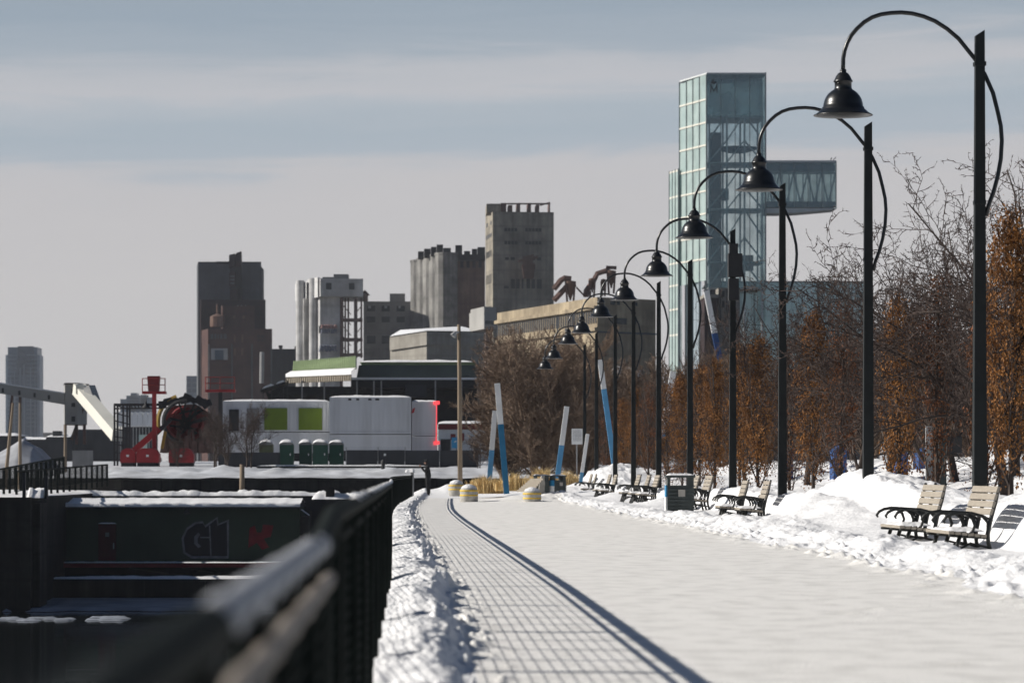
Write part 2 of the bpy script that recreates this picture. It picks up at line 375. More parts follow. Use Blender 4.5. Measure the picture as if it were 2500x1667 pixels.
# far bank: one sheet to the horizon
def far_h(x, y):
    t = sstep(210, 232, y)
    h = .86 + .62 * t + .012 * np.clip(y - 232, 0, 60)
    h = h + np.exp(-((y - 216) / 4.5) ** 2) * (.55 * fbm(x * .22, y * .2, 5) + .95 * np.abs(fbm(x * .55, y * .5, 8) - .5) + .25 * fbm(x * 1.6, y * 1.2, 9) - .28)
    return h
fxs = np.array(list(np.arange(-6000, -300, 700)) + list(np.arange(-300, -50, 12)) + list(np.arange(-50, 50, .35)) + list(np.arange(50, 300, 12)) + list(np.arange(300, 6001, 700)), dtype=float)
fys = np.array([210, 210.15, 210.5] + list(np.arange(211, 232, .6)) + list(np.arange(232, 281, 4)), dtype=float)
gy, gx = np.meshgrid(fys, fxs, indexing='ij'); hh = far_h(gx, gy); hh[0] -= .10
co = np.stack([gx, gy, hh], -1).reshape(-1, 3); nr, nc = gy.shape; idx = np.arange(nr * nc).reshape(nr, nc)
q = np.stack([idx[:-1, :-1], idx[:-1, 1:], idx[1:, 1:], idx[1:, :-1]], -1).reshape(-1, 4)
mb = MB(); mb.v = [tuple(map(float, c)) for c in co]; mb.f = [tuple(map(int, f)) for f in q]
M['banksnow'] = mat('grey_bank_snow', (.58, .60, .64), .9, col2=(.40, .41, .43), scale=.7)
put('snow_bank', mb, 'banksnow', kind='structure', smooth=True)
M['yard'] = mat('port_land', (.12, .11, .10), .95, col2=(.055, .05, .048), scale=.05)
put('ground', MB().box(-7000, 7000, 280.01, 12000, -3, 1.52), 'yard', kind='structure')
mb = MB().box(-400, 300, 210.02, 214, -6.5, .70)
for px in (716, 905, 1070, 1440 - 0, 300, 480):
    pass
w = thing('lock_wall', 'long dark concrete wall of the far bank behind the man in black', 'wall', (0, 210, -6))
put('wall', mb, 'concdark', w)
mb = MB()
for x in np.arange(-40, 12, 2.4): mb.box(x, x + .10, 209.90, 210.02, -.3, .70)
put('rib', mb, 'concblk', w)

# ------------------------------------------------------------------ near railing
rl = thing('railing', 'dark steel cable railing with rounded handrail running along the quay edge beside the path', 'railing', (-.2, 1, 0))
yl = [y for y in np.arange(1.2, 150.1, 1.2)]
zr = lambda y: -.055 * (1 - float(sstep(8.0, 9.6, y)))     # the nearest panel sits a little lower
line = lambda z, dx=0: [(float(fx(y)) + dx, float(y), z + zr(y)) for y in yl]
put('handrail', MB().tube(line(.982), .029, 12), 'rail', rl, smooth=True)
put('lower_rail', MB().tube(line(.905), .013, 8), 'rail', rl, smooth=True)
mb = MB()
for i in range(17): mb.tube(line(.12 + i * .0455), .0028, 4)
put('cable_infill', mb, 'rail', rl)
posts_y = [y for i, y in enumerate(yl) if (y < 62 or i % 2 == 0)]
for y in posts_y:
    f = float(fx(y)); w_ = .055 if int(round(y / 1.2)) % 2 == 0 else .034
    dy_ = .075 if int(round(y / 1.2)) % 4 == 0 else .036
    p = MB().box(f - w_ / 2 - .004, f + w_ / 2 - .004, y - dy_, y + dy_, -.05, .945 + zr(y))
    p.box(f - .022, f + .022, y - .05, y + .05, .93 + zr(y), .957 + zr(y))
    put('post', p, 'rail', rl)
f = float(fx(150.4)); put('end_post', MB().box(f - .07, f + .07, 150.33, 150.47, -.05, 1.14), 'galv', rl)
put('snow_cap', MB().snow(f - .32, f + .12, 149.9, 150.6, 1.135, .13, 12, 8, 3, .2), 'snow', rl, smooth=True)
M['pale_streak'] = mat('pale_streak', (.40, .415, .45), .8, .25, 6)
mb = MB()   # grey and tan streaks along both nearest rails, snow crumbs farther on
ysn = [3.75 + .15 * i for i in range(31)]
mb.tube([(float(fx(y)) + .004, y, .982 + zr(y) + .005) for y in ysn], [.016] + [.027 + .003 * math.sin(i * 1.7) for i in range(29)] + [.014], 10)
put('pale_streak', mb, 'pale_streak', rl, smooth=True)
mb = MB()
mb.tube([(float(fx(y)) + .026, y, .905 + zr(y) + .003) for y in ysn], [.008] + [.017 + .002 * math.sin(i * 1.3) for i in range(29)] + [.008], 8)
put('pale_streak', mb, mat('tan_streak', (.27, .235, .205), .7, .3, 5), rl, smooth=True)
rng = random.Random(8)
for k in range(24):
    y = 11.5 + k * 1.3 + rng.uniform(0, .6); L = rng.uniform(.06, .22); f = float(fx(y))
    put('snow_crumb', MB().snow(f - .022, f + .022, y + 1.2, y + 1.2 + L, 1.004, .018, 5, 6, k, .05), 'snow', rl, smooth=True)

# ------------------------------------------------------------------ lamp posts
def make_lamp():
    t = thing('street_lamp', '', 'street lamp', (0, 0, 0), 'arched lamp posts along the path')
    H = 7.95
    p = MB(); wb, wt = .105, .066
    zt1, zt2 = H - .085, H
    vs = [(-wb, -wb, -.6), (wb, -wb, -.6), (wb, wb, -.6), (-wb, wb, -.6), (-wt, -wt, zt1), (wt, -wt, zt2), (wt, wt, zt2), (-wt, wt, zt1)]
    p.add(vs, [(0, 3, 2, 1), (4, 5, 6, 7), (0, 1, 5, 4), (1, 2, 6, 5), (2, 3, 7, 6), (3, 0, 4, 7)])
    pole = put('pole', p, 'pole', t)
    pts = [(.10, -2.75), (.13, -2.60), (.205, -2.40), (.27, -2.16), (.315, -1.90), (.33, -1.63), (.315, -1.42), (.27, -1.21), (.20, -.93), (.075, -.65), (-.065, -.43), (-.31, -.125), (-.48, .02), (-.66, .135), (-.83, .205), (-1.0, .248), (-1.16, .263), (-1.31, .256), (-1.46, .235), (-1.59, .192), (-1.71, .12), (-1.82, .02), (-1.90, -.075), (-1.96, -.186), (-2.0, -.30), (-2.02, -.42), (-2.022, -.52), (-2.022, -.60)]
    put('arm', MB().tube([(a, 0, H + z) for a, z in pts], .032, 10), 'lamp', t, smooth=True)
    for z in (-.50, -2.55): put('bracket', MB().box(-.085, .085, -.09, .09, H + z - .03, H + z + .03), 'pole', t)
    c = (-2.022, 0, H)
    prof = [(.0, -.575), (.045, -.58), (.05, -.60), (.045, -.62), (.075, -.64), (.105, -.68), (.13, -.735), (.142, -.75), (.142, -.765), (.125, -.775), (.127, -.86), (.14, -.88), (.175, -.90), (.215, -.935), (.25, -.98), (.275, -1.03), (.29, -1.085), (.295, -1.13), (.312, -1.14), (.315, -1.165), (.335, -1.18), (.36, -1.205), (.40, -1.235), (.437, -1.252), (.437, -1.264), (.40, -1.258), (.34, -1.235), (.29, -1.20), (.27, -1.10), (.20, -.95), (.0, -.92)]
    sh = put('lamp_shade', MB().lathe(prof, c, 32), 'lamp', t, smooth=True)
    put('bulb', MB().lathe([(.0, -1.15), (.07, -1.13), (.085, -1.07), (.05, -.98), (.0, -.95)], c, 12), 'label', sh, smooth=True)
    return t
lamp_px = [2250, 1994, 1797, 1683, 1585, 1513, 1455, 1413, 1370, 1343]
lamp_top = [70, 280, 420, 525, 595, 645, 690, 722, 762, 790]
LD = [8.251 * FD / (p - VX) for p in lamp_px]
names = ['tallest in the picture, black arched lamp post behind the two nearest benches', 'black arched lamp post second from the right, rising above the big snow pile', 'black arched lamp post third from the right, its shade over the glass cantilever',
         'black arched lamp post carrying a box high on its pole', 'black arched lamp post next beyond the one with the box', 'black arched lamp post sixth from the right, its shade before the pale sky', 'black arched lamp post seventh from the right, half before the grey building',
         'black arched lamp post eighth from the right, left of the grey building end', 'black arched lamp post second from the far end of the row', 'farthest and smallest black arched lamp post, leftmost of the row']
l0 = make_lamp(); lamps = []
for i in range(10):
    D = LD[i]; x = 8.251; z = Z(lamp_top[i], D) - 7.95
    if i == 0:
        o = l0; o.location = (x, D, z); o['label'] = names[0]; ROOT[o.name] = (x, D, z)
    else: o = dup(l0, (x, D, z), 0, names[i])
    lamps.append(o)
D = LD[3]; ROOT[lamps[3].name] = tuple(lamps[3].location)
mb = MB().box(X(1672, D), X(1704, D), D - .18, D + .16, Z(636, D), Z(583, D)); mb.box(X(1675, D), X(1694, D), D - .15, D + .15, Z(583, D), Z(560, D)); mb.box(X(1673, D), X(1696, D), D - .17, D + .17, Z(690, D), Z(640, D))
put('control_box', mb, 'steel', lamps[3])

# ------------------------------------------------------------------ benches
def make_bench():
    t = thing('park_bench', '', 'bench', (0, 0, 0), 'slatted benches along the path')
    L = .9
    s = MB()
    for i in range(6):
        x = -.30 + i * .088; z = .425 - .010 * i; s.box(x, x + .074, -L, L, z, z + .042)
    put('seat', s, 'wood', t)
    b = MB()
    for i in range(4):
        z = .690 + i * .100; x = .240 + (z - .65) * .30
        b.add([(x, -L, z), (x + .035, -L, z - .01), (x + .035, L, z - .01), (x, L, z), (x + .026, -L, z + .082), (x + .061, -L, z + .072), (x + .061, L, z + .072), (x + .026, L, z + .082)],
              [(0, 3, 2, 1), (4, 5, 6, 7), (0, 1, 5, 4), (1, 2, 6, 5), (2, 3, 7, 6), (3, 0, 4, 7)])
    put('backrest', b, 'wood', t)
    for y in (-.86, 0, .86):
        m_ = MB()
        m_.tube([(.34, y, -.1), (.30, y, .10), (.245, y, .30), (.235, y, .42), (.275, y, .62), (.345, y, .86), (.40, y, 1.10)], [.026, .026, .028, .032, .03, .027, .02], 6)
        m_.tube([(-.30, y, -.1), (-.265, y, .06), (-.20, y, .22), (-.14, y, .40)], [.026, .026, .028, .03], 6)
        m_.tube([(-.30, y, .405), (0, y, .385), (.24, y, .375)], .022, 6)
        m_.tube([(-.22, y, .18), (0, y, .30), (.25, y, .24)], .018, 6)
        m_.tube([(.30, y, .60), (.17, y, .665), (.02, y, .705), (-.13, y, .715), (-.25, y, .695), (-.33, y, .655), (-.365, y, .60), (-.345, y, .57)], [.022, .024, .027, .027, .026, .024, .022, .016], 6)
        m_.tube([(-.06, y, .71), (.03, y, .63), (.06, y, .54), (.03, y, .46), (-.03, y, .40)], [.03, .024, .022, .022, .026], 6)
        m_.tube([(.16, y, .67), (.235, y, .58), (.235, y, .45)], .02, 6)
        put('side_frame', m_, 'iron', t, smooth=True)
    put('snow_cover', MB().snow(-.29, .20, -.88, .80, .462, .045, 14, 36, 5, .16, 1.0), 'snow', t, smooth=True)
    return t
bd = [46.6, 51.4, 76.8, 82, 92.4, 96.8, 113, 117.4, 122.8, 137.6, 142, 153.6, 157.8, 169.7, 174.4]
bl = ['nearest slatted bench at the right edge, in front of the tallest lamp post', 'slatted bench just behind the nearest one, beside the big snow pile', 'slatted bench well right of the litter bin, front one of its pair',
      'slatted bench right of the litter bin, rear one of its pair', 'slatted bench directly right of the litter bin, the nearer one with snow on the seat', 'slatted bench mostly hidden behind the litter bin on its right side', 'slatted bench touching the left side of the litter bin',
      'middle slatted bench of the three left of the litter bin', 'slatted bench third to the left of the litter bin next to a snow heap', 'nearer slatted bench of the pair left of the snow heap in mid row', 'farther slatted bench of the pair left of the snow heap in mid row',
      'slatted bench fourth from the far end half buried in snow', 'slatted bench third from the far end half buried in snow', 'second farthest slatted bench of the row, by the last lamp post', 'farthest slatted bench of the row, beyond the last lamp post']
b0 = make_bench(); rng = random.Random(2)
for i, d in enumerate(bd):
    loc = (7.40, d + .9, -.15 if i < 4 else -.04); rz = rng.uniform(-.03, .03)
    if i == 0: b0.location = loc; b0['label'] = bl[0]; b0.rotation_euler = (0, 0, rz); ROOT[b0.name] = loc
    else: dup(b0, loc, rz, bl[i])

# ------------------------------------------------------------------ litter bins
def make_bin():
    t = thing('litter_bin', '', 'litter bin', (0, 0, 0), 'grey green litter bins by the benches')
    w = .34
    bod = MB(); bod.prism([(-w, -.26), (w - .05, -.30), (w, -.25), (w, .25), (w - .05, .30), (-w, .26)], -.15, .62)
    for i in range(6): bod.box(-w - .008, w + .008, -.312, -.298 + .06, .04 + i * .095, .10 + i * .095)
    body = put('body', bod, 'bin', t)
    put('plaque', MB().box(-.07, .11, -.335, -.314, .37, .55), 'label', body)
    put('side_panel', MB().box(-w - .05, -w - .01, -.25, .22, .36, .66), 'blue', t)
    put('side_panel', MB().box(-w - .055, -w - .01, -.25, .22, -.10, .357), 'white', t)
    h = MB(); h.box(-w, -w + .07, -.24, .24, .62, .86); h.box(w - .16, w, -.24, .24, .62, .86)
    h.prism([(-w - .04, -.30), (w + .04, -.30), (w + .06, 0), (w + .04, .30), (-w - .04, .30), (-w - .06, 0)], .86, .92)
    h.box(-w - .02, w + .02, -.29, .29, .622, .66)
    hood = put('hood', h, 'bin', t)
    put('snow_cap', MB().snow(-w - .02, w + .02, -.28, .28, .921, .05, 14, 8, 4, .2), 'snow', hood, smooth=True)
    return t
k0 = make_bin()
for i, (px, D, lb) in enumerate([(1562, 90, 'large grey green litter bin with blue and white side panel between the benches'), (1243, 146, 'small litter bin behind the slatted lounge table, on its right end'), (1281, 146, 'litter bin with blue front near the leaning blue white post')]):
    loc = (X(px, D), D, Z(1172, 90) if i == 0 else Z(1131, D))
    if i == 0: k0.location = loc; k0['label'] = lb; ROOT[k0.name] = loc
    else: dup(k0, loc, .25 * i, lb, (.82, .82, .80))

# ------------------------------------------------------------------ bollards
def make_bollard():
    t = thing('bollard', '', 'bollard', (0, 0, 0), 'concrete bollards with yellow bands')
    put('body', MB().lathe([(.30, -.1), (.345, -.02), (.345, .30), (.335, .40), (.29, .48), (.19, .55), (.07, .585), (0, .59)], n=24), 'bollard', t, smooth=True)
    for z in (.17, .345): put('band', MB().lathe([(.347, z), (.352, z + .005), (.350, z + .055), (.345, z + .06)], n=24), 'yellow', t, smooth=True)
    put('snow_cap', MB().lathe([(.30, .475), (.25, .545), (.12, .61), (0, .63)], n=16), 'snow', t, smooth=True)
    return t
q0 = make_bollard()
for i, (px, py, D, lb) in enumerate([(1077, 1149, 131, 'nearest domed concrete bollard with yellow bands on the trodden snow'), (1048, 1134, 152, 'domed concrete bollard behind and left of the nearest one'), (1222, 1139, 130, 'domed concrete bollard sunk in snow before the slatted table')]):
    loc = (X(px, D), D, Z(py, D) - (.28 if i == 2 else 0))
    if i == 0: q0.location = loc; q0['label'] = lb; ROOT[q0.name] = loc
    else: dup(q0, loc, .4 * i, lb)

# ------------------------------------------------------------------ slatted table-bench, dry grass, leaning posts, sign, wood pole
D = 138
t = thing('picnic_table', 'pale slatted sloping seat lying in the snow among dry grass', 'seat', (X(1212, D), D, Z(1130, D)))
mb = MB()
for i in range(7):
    a = (X(1188, D) + i * .085, D - .6 + i * .02, Z(1127, D) + i * .075); mb.beam((a[0], a[1] + .5, a[2]), (a[0] + .62 - i * .02, a[1] - .4, a[2] + .02), .035, .085)
put('slats', mb, 'wood', t)
put('side_panel', MB().slab([(X(1236, D), Z(1131, D)), (X(1250, D), Z(1131, D)), (X(1250, D), Z(1092, D)), (X(1243, D), Z(1092, D))], D - .5, D + .3), 'bollard', t)
def grass(px, py, D, w, h, n, seed, label):
    rng = random.Random(seed); mb = MB(); x0, z0 = X(px, D), Z(py, D)
    for i in range(n):
        ra = math.sqrt(rng.random()); th = rng.uniform(0, 2 * PI); x = x0 + w * .85 * ra * math.cos(th); y = D + w * .8 * ra * math.sin(th); l = h * rng.uniform(.35, 1.15) * (1 - .55 * min(1, abs(x - x0) / w)); a = rng.uniform(-.5, .5); b_ = rng.uniform(-.3, .3); r = .016; wx = r * math.cos(i * 2.4); wy = r * math.sin(i * 2.4)
        p0 = (x - wx, y - wy, z0 - .1); p1 = (x + wx, y + wy, z0 - .1); q0_ = (x + a * l * .3 - wx, y + b_ * l * .3 - wy, z0 + l * .6); q1_ = (x + a * l * .3 + wx, y + b_ * l * .3 + wy, z0 + l * .6); e = (x + a * l * .85, y + b_ * l, z0 + l * .92)
        mb.add([p0, p1, q1_, q0_, e], [(0, 1, 2, 3), (3, 2, 4)])
    put('grass_clump', mb, 'grass', None, (x0, D, z0), label=label, cat='grass', group='dry ornamental grass clumps')
grass(1112, 1128, 150, 1.0, .80, 620, 1, 'dry golden grass clump at the foot of the short leaning post')
grass(1180, 1122, 149, 1.0, .80, 520, 2, 'dry golden grass clump right of the tallest leaning post')
grass(1245, 1120, 160, .8, 1.1, 420, 3, 'dry golden grass tuft standing behind the small litter bin')
grass(1300, 1110, 165, .8, .7, 520, 4, 'dry golden grass clump by the leaning post near the sign')
def lean(base, top, D, w, frac, label, colr='blue', dD=0):
    t = thing('leaning_post', label, 'post', P(*base, D), 'leaning white and blue posts')
    a = Vector(P(*base, D)); b = Vector(P(*top, D + dD)); a = a - (b - a) * .04; m_ = a + (b - a) * frac
    put('shaft', MB().beam(a, m_, w), colr, t); put('tip', MB().beam(m_, b, w * .985), 'white', t)
M['bluemid'] = mat('sky_blue_paint', (.10, .33, .58), .5, .15, 2)
M['blueteal'] = mat('deep_blue_paint', (.01, .15, .30), .5, .15, 2)
lean((1163, 1124), (1142, 880), 146, .24, .63, 'tallest leaning post, deep blue below and white above, crossing a shorter one', 'blueteal')
lean((1124, 1104), (1137, 943), 152, .22, .46, 'shorter leaning post, pale blue below and white above, crossing the tallest one', 'bluemid')
lean((1281, 1092), (1302, 933), 152, .22, .46, 'leaning post right of the bare bushy tree, pale blue below and white above', 'bluemid')
lean((1412, 1075), (1378, 826), 172, .25, .74, 'leaning blue and white post seen between the distant lamp poles', 'bluemid')
lean((1664, 880), (1622, 668), 215, .34, .56, 'leaning white post with navy foot high in front of the glass tower', 'bluedark')
lean((1522, 1000), (1546, 853), 190, .32, .08, 'leaning white post among rust leaved trees under the glass tower', 'bluemid')
lean((1334, 1105), (1350, 996), 160, .16, .22, 'slim leaning post beside the farthest lamp post, white with blue foot', 'bluemid')
D = 175
t = thing('notice_sign', 'white notice board with grey lines of print near the farthest lamp post', 'sign', (X(1326, D), D, gh(X(1326, D), D)))
put('board', MB().box(X(1313, D), X(1338, D), D, D + .03, Z(1020, D), Z(984, D)), 'white', t)
mb = MB(); rng = random.Random(3)
for i in range(8):
    py = 988 + i * 3.2; xx = 1316
    while xx < 1333:
        l = rng.uniform(1.2, 3.5); mb.box(X(xx, D), X(min(xx + l, 1335), D), D - .006, D + .002, Z(py + 1.3, D), Z(py, D)); xx += l + .8
put('print', mb, 'galv', t)
put('leg', MB().box(X(1325, D) - .03, X(1325, D) + .03, D + .032, D + .08, -.2, Z(984, D)), 'galv', t)
D = 172
t = thing('lamp_pole', 'tall tan wooden pole with a small lamp head left of the bare bushy tree', 'pole', (X(1056, D), D, 0))
put('pole', MB().tube([(X(1057, D), D, -.3), (X(1056, D), D, Z(930, D)), (X(1054, D), D, Z(745, D))], [.125, .11, .085], 12), 'woodpole', t, smooth=True)
put('lamp_head', MB().tube([(X(1054, D), D - .05, Z(762, D)), (X(1046, D), D - .1, Z(764, D)), (X(1040, D), D - .15, Z(772, D))], [.05, .09, .16], 8), 'galv', t)

# ------------------------------------------------------------------ person photographing
D = 170.5; px0 = X(982, D)
t = thing('person', 'man in black coat and cap on the snowy path, holding a phone up', 'person', (px0, D, 0))
def skinned(name, verts, edges, radii, m, parent, root=0, sub=2):
    me = bpy.data.meshes.new(name); o0 = rootloc(parent)
    me.from_pydata([(v[0] + px0 - o0[0], v[1] + D - o0[1], v[2] - o0[2]) for v in verts], edges, [])
    o = bpy.data.objects.new(name, me); C.objects.link(o); o.parent = parent; me.materials.append(M[m])
    sk = o.modifiers.new('Skin', 'SKIN')
    if not me.skin_vertices: bpy.context.view_layer.objects.active = o; o.select_set(True)
    if not me.skin_vertices: bpy.ops.mesh.customdata_skin_add()
    for i, r in enumerate(radii):
        me.skin_vertices[0].data[i].radius = r if isinstance(r, tuple) else (r, r); me.skin_vertices[0].data[i].use_root = (i == root)
    s = o.modifiers.new('Sub', 'SUBSURF'); s.levels = s.render_levels = sub
    o.select_set(False)
    return o
V = [(.0, 0, .93), (.01, 0, 1.12), (.0, 0, 1.33), (-.02, 0, 1.47), (-.045, 0, 1.53), (-.06, 0, 1.62), (-.065, 0, 1.72),     # pelvis..head top 0-6
     (.02, -.09, .88), (-.01, -.10, .48), (.03, -.10, .08), (-.13, -.11, .03),                      # leg 7-10
     (.05, .09, .88), (.06, .10, .48), (.09, .10, .08), (-.07, .12, .03),                           # leg 11-14
     (.0, -.19, 1.38), (-.10, -.21, 1.13), (-.28, -.12, 1.36), (-.33, -.08, 1.43),                  # arm 15-18
     (.0, .19, 1.38), (-.10, .21, 1.13), (-.28, .10, 1.36), (-.33, .05, 1.43)]                      # arm 19-22
E = [(0, 1), (1, 2), (2, 3), (3, 4), (4, 5), (5, 6), (0, 7), (7, 8), (8, 9), (9, 10), (0, 11), (11, 12), (12, 13), (13, 14), (2, 15), (15, 16), (16, 17), (17, 18), (2, 19), (19, 20), (20, 21), (21, 22)]
rad = [(.21, .18), (.21, .17), (.22, .17), .095, .06, (.10, .09), (.075, .07), .125, .09, .06, .05, .125, .09, .06, .05, .085, .07, .055, .035, .085, .07, .055, .035]
body = skinned('body', V, E, rad, 'black', t)
mb = MB().lathe([(0, -.075), (.05, -.065), (.078, -.02), (.082, .04), (.06, .08), (.0, .09)], (px0 - .085, D, 1.605), 14)
mb.lathe([(0, -.02), (.016, -.01), (.014, .02), (0, .03)], (px0 - .172, D, 1.60), 8)
face = put('face', mb, 'skin', t, smooth=True)
put('cap', MB().lathe([(.098, .0), (.108, .03), (.098, .09), (.05, .125), (0, .13)], (px0 - .065, D, 1.64), 16).box(px0 - .22, px0 - .12, D - .07, D + .07, 1.645, 1.66), 'black', t, smooth=True)
for sgn in (-1, 1):
    h = MB(); hx, hy, hz = px0 - .345, D + sgn * .045, 1.455
    h.lathe([(0, -.045), (.03, -.035), (.036, .0), (.03, .035), (0, .045)], (hx, hy, hz), 10)
    for k in range(4): h.tube([(hx - .01, hy - sgn * .01, hz - .02 + k * .018), (hx - .055, hy - sgn * .012, hz - .018 + k * .02), (hx - .062, hy - sgn * .045, hz - .016 + k * .02)], [.010, .009, .007], 6)
    h.tube([(hx, hy, hz + .02), (hx - .01, hy - sgn * .03, hz + .055), (hx - .02, hy - sgn * .05, hz + .07)], [.012, .010, .008], 6)
    put('hand', h, 'skin', t, smooth=True)
for sx, sy in ((-.10, -.105), (-.04, .11)): put('shoe', MB().lathe([(0, -.03), (.10, -.03), (.105, .02), (.06, .075), (0, .08)], (px0 + sx + .05, D + sy, .02), 12), 'shoe', t, smooth=True)
put('phone', MB().box(px0 - .425, px0 - .413, D - .04, D + .04, 1.42, 1.57), 'phone', None, (px0 - .42, D, 1.42), label='small pale phone held up by the man in black', cat='phone')

# ------------------------------------------------------------------ trees
def rot_to(d, ang, az):
    d = d.normalized(); up = Vector((0, 0, 1)) if abs(d.z) < .9 else Vector((1, 0, 0))
    u = d.cross(up).normalized(); v = d.cross(u)
    return (d * math.cos(ang) + (u * math.cos(az) + v * math.sin(az)) * math.sin(ang)).normalized()
def branch(tr, cr, p, d, L, r, lev, prm, rng):
    nseg = prm['seg'][lev]; pts = [p]; rad = [r]; dirs = []
    q = p.copy(); dd = d.copy()
    for i in range(nseg):
        dd = (dd + Vector((rng.gauss(0, 1), rng.gauss(0, 1), rng.gauss(0, 1))) * prm['wig'][lev] + Vector((0, 0, 1)) * prm['up'][lev]).normalized()
        q = q + dd * L / nseg; pts.append(q.copy()); dirs.append(dd.copy()); rad.append(r * (1 - (1 - prm['taper']) * (i + 1) / nseg))
    mb = tr if lev <= prm['trunk_lev'] else cr
    mb.tube(pts, rad, prm['sides'][lev], cap=False)
    if lev + 1 >= len(prm['n']) + 1: return
    for k in range(prm['n'][lev]):
        f = prm['start'][lev] + (1 - prm['start'][lev]) * ((k + rng.random()) / prm['n'][lev])
        i = min(nseg - 1, int(f * nseg)); g = f * nseg - i
        pos = pts[i].lerp(pts[i + 1], g); rr = rad[i] * (1 - g) + rad[i + 1] * g
        nd = rot_to(dirs[i], rng.uniform(*prm['ang'][lev]), rng.uniform(0, 2 * PI))
        branch(tr, cr, pos, nd, L * prm['len'][lev] * rng.uniform(.65, 1.2) * (1.15 - .5 * f), max(prm['rmin'], rr * prm['rad'][lev]), lev + 1, prm, rng)
def tree(name, label, cat, prm, seed, loc, h, r, mt, mc, group, lean=(0, 0), stems=1):
    rng = random.Random(seed); tr, cr = MB(), MB()
    for s in range(stems):
        a = 2 * PI * s / stems + rng.random(); k = prm.get('spread', 0)
        d = Vector((lean[0] + math.cos(a) * k * rng.uniform(.3, 1), lean[1] + math.sin(a) * k * rng.uniform(.3, 1), 1)).normalized()
        branch(tr, cr, Vector((math.cos(a) * .12 * (stems > 1), math.sin(a) * .12 * (stems > 1), -.3)), d, h * rng.uniform(.85, 1.1), r * rng.uniform(.7, 1.1), 0, prm, rng)
    t = thing(name, label, cat, (0, 0, 0), group)
    put('trunk', tr, mt, t, smooth=True); put('crown', cr, mc, t)
    t.location = loc; ROOT[t.name] = tuple(loc)
    return t
crab = dict(seg=[4, 10, 8, 5, 3], wig=[.06, .12, .18, .28, .35], up=[.05, -.045, .0, .06, .05], taper=.30, trunk_lev=1, sides=[8, 6, 4, 3, 3], n=[13, 9, 11, 5], start=[.35, .30, .1, .1], ang=[(.10, .95), (.4, 1.0), (.5, 1.3), (.6, 1.3)], len=[2.5, .52, .30, .22], rad=[.5, .5, .6, .75], rmin=.010)
brown = dict(seg=[7, 5, 4, 3], wig=[.07, .12, .16, .2], up=[.05, .08, .08, .06], taper=.3, trunk_lev=0, sides=[5, 4, 3, 3], n=[26, 15, 10], start=[.08, .08, .08], ang=[(.35, .95), (.35, .95), (.35, 1.0)], len=[.40, .42, .42], rad=[.45, .5, .6], rmin=.017, spread=.38)
upr = dict(seg=[7, 5, 4, 3], wig=[.03, .06, .12, .2], up=[.02, .22, .2, .12], taper=.3, trunk_lev=1, sides=[6, 4, 3, 3], n=[20, 7, 5], start=[.06, .15, .1], ang=[(.25, .6), (.25, .6), (.3, .8)], len=[.42, .45, .4], rad=[.5, .5, .6], rmin=.006)
tall = dict(seg=[6, 7, 6, 4], wig=[.05, .1, .15, .2], up=[.05, .06, .06, .06], taper=.3, trunk_lev=1, sides=[7, 5, 3, 3], n=[11, 11, 8], start=[.25, .15, .1], ang=[(.4, .95), (.4, 1.0), (.4, 1.0)], len=[.62, .48, .46], rad=[.5, .5, .6], rmin=.009)
G1 = 'bare twisted trees behind the tree row'
cA = tree('bare_tree', 'bare tangled tree behind the tallest lamp post, its branches arching out over the sky', 'tree', crab, 11, (11.9, 70, .8), 2.5, .15, 'bark', 'twig', G1, (-.15, 0))
cB = tree('bare_tree', 'bare tree at the right border with spurred branches reaching up to the frame', 'tree', crab, 23, (13.8, 66, .8), 2.7, .15, 'bark', 'twig', G1, (.05, .1))
for src, px, D, s, rz, lb in [(cB, 2150, 86, .95, 1.2, 'bare tangled tree between the two tallest lamp posts'), (cA, 1960, 98, .88, 2.6, 'bare tangled tree behind the second lamp post from the right'), (cB, 1850, 112, .9, 4.0, 'bare tangled tree in front of the pale glass pavilion'),
                              (cA, 1715, 128, .85, 5.1, 'bare tangled tree under the glass tower, right of the lamp post with the box'), (cB, 2075, 118, 1.0, 2.2, 'bare tree farther back between the two tallest lamp posts'), (cA, 2290, 104, 1.0, 3.9, 'bare tree farther back right of the tallest lamp post'), (cB, 1960, 150, 1.0, .4, 'bare tree far back before the right end of the glass pavilion'), (cA, 2200, 92, 1.08, 5.6, 'tall bare tree just left of the tallest lamp post, its crown crossing the pole'), (cB, 2330, 84, 1.05, 3.1, 'bare tree between the tallest lamp post and the right border'), (cA, 1800, 140, .95, 1.7, 'bare tree under the middle of the glass pavilion'), (cB, 2035, 92, .92, 5.0, 'bare tree just right of the second lamp post from the right')]:
    x = X(px, D); dup(src, (x, D, gh(x, D) - .1), rz, lb, (s, s, s))
G2 = 'brown bare trees across the far end'
wA = tree('bushy_tree', 'big brown bare tree of fine twigs standing before the tan building', 'tree', brown, 5, (X(1240, 200), 200, .4), 7.6, .16, 'twigpale', 'twigpale', G2, (0, 0), 6)
wB = tree('bushy_tree', 'brown bare bushy tree right of the leaning post pair', 'tree', brown, 8, (X(1160, 208), 208, .3), 6.6, .14, 'twigpale', 'twigpale', G2, (0, 0), 6)
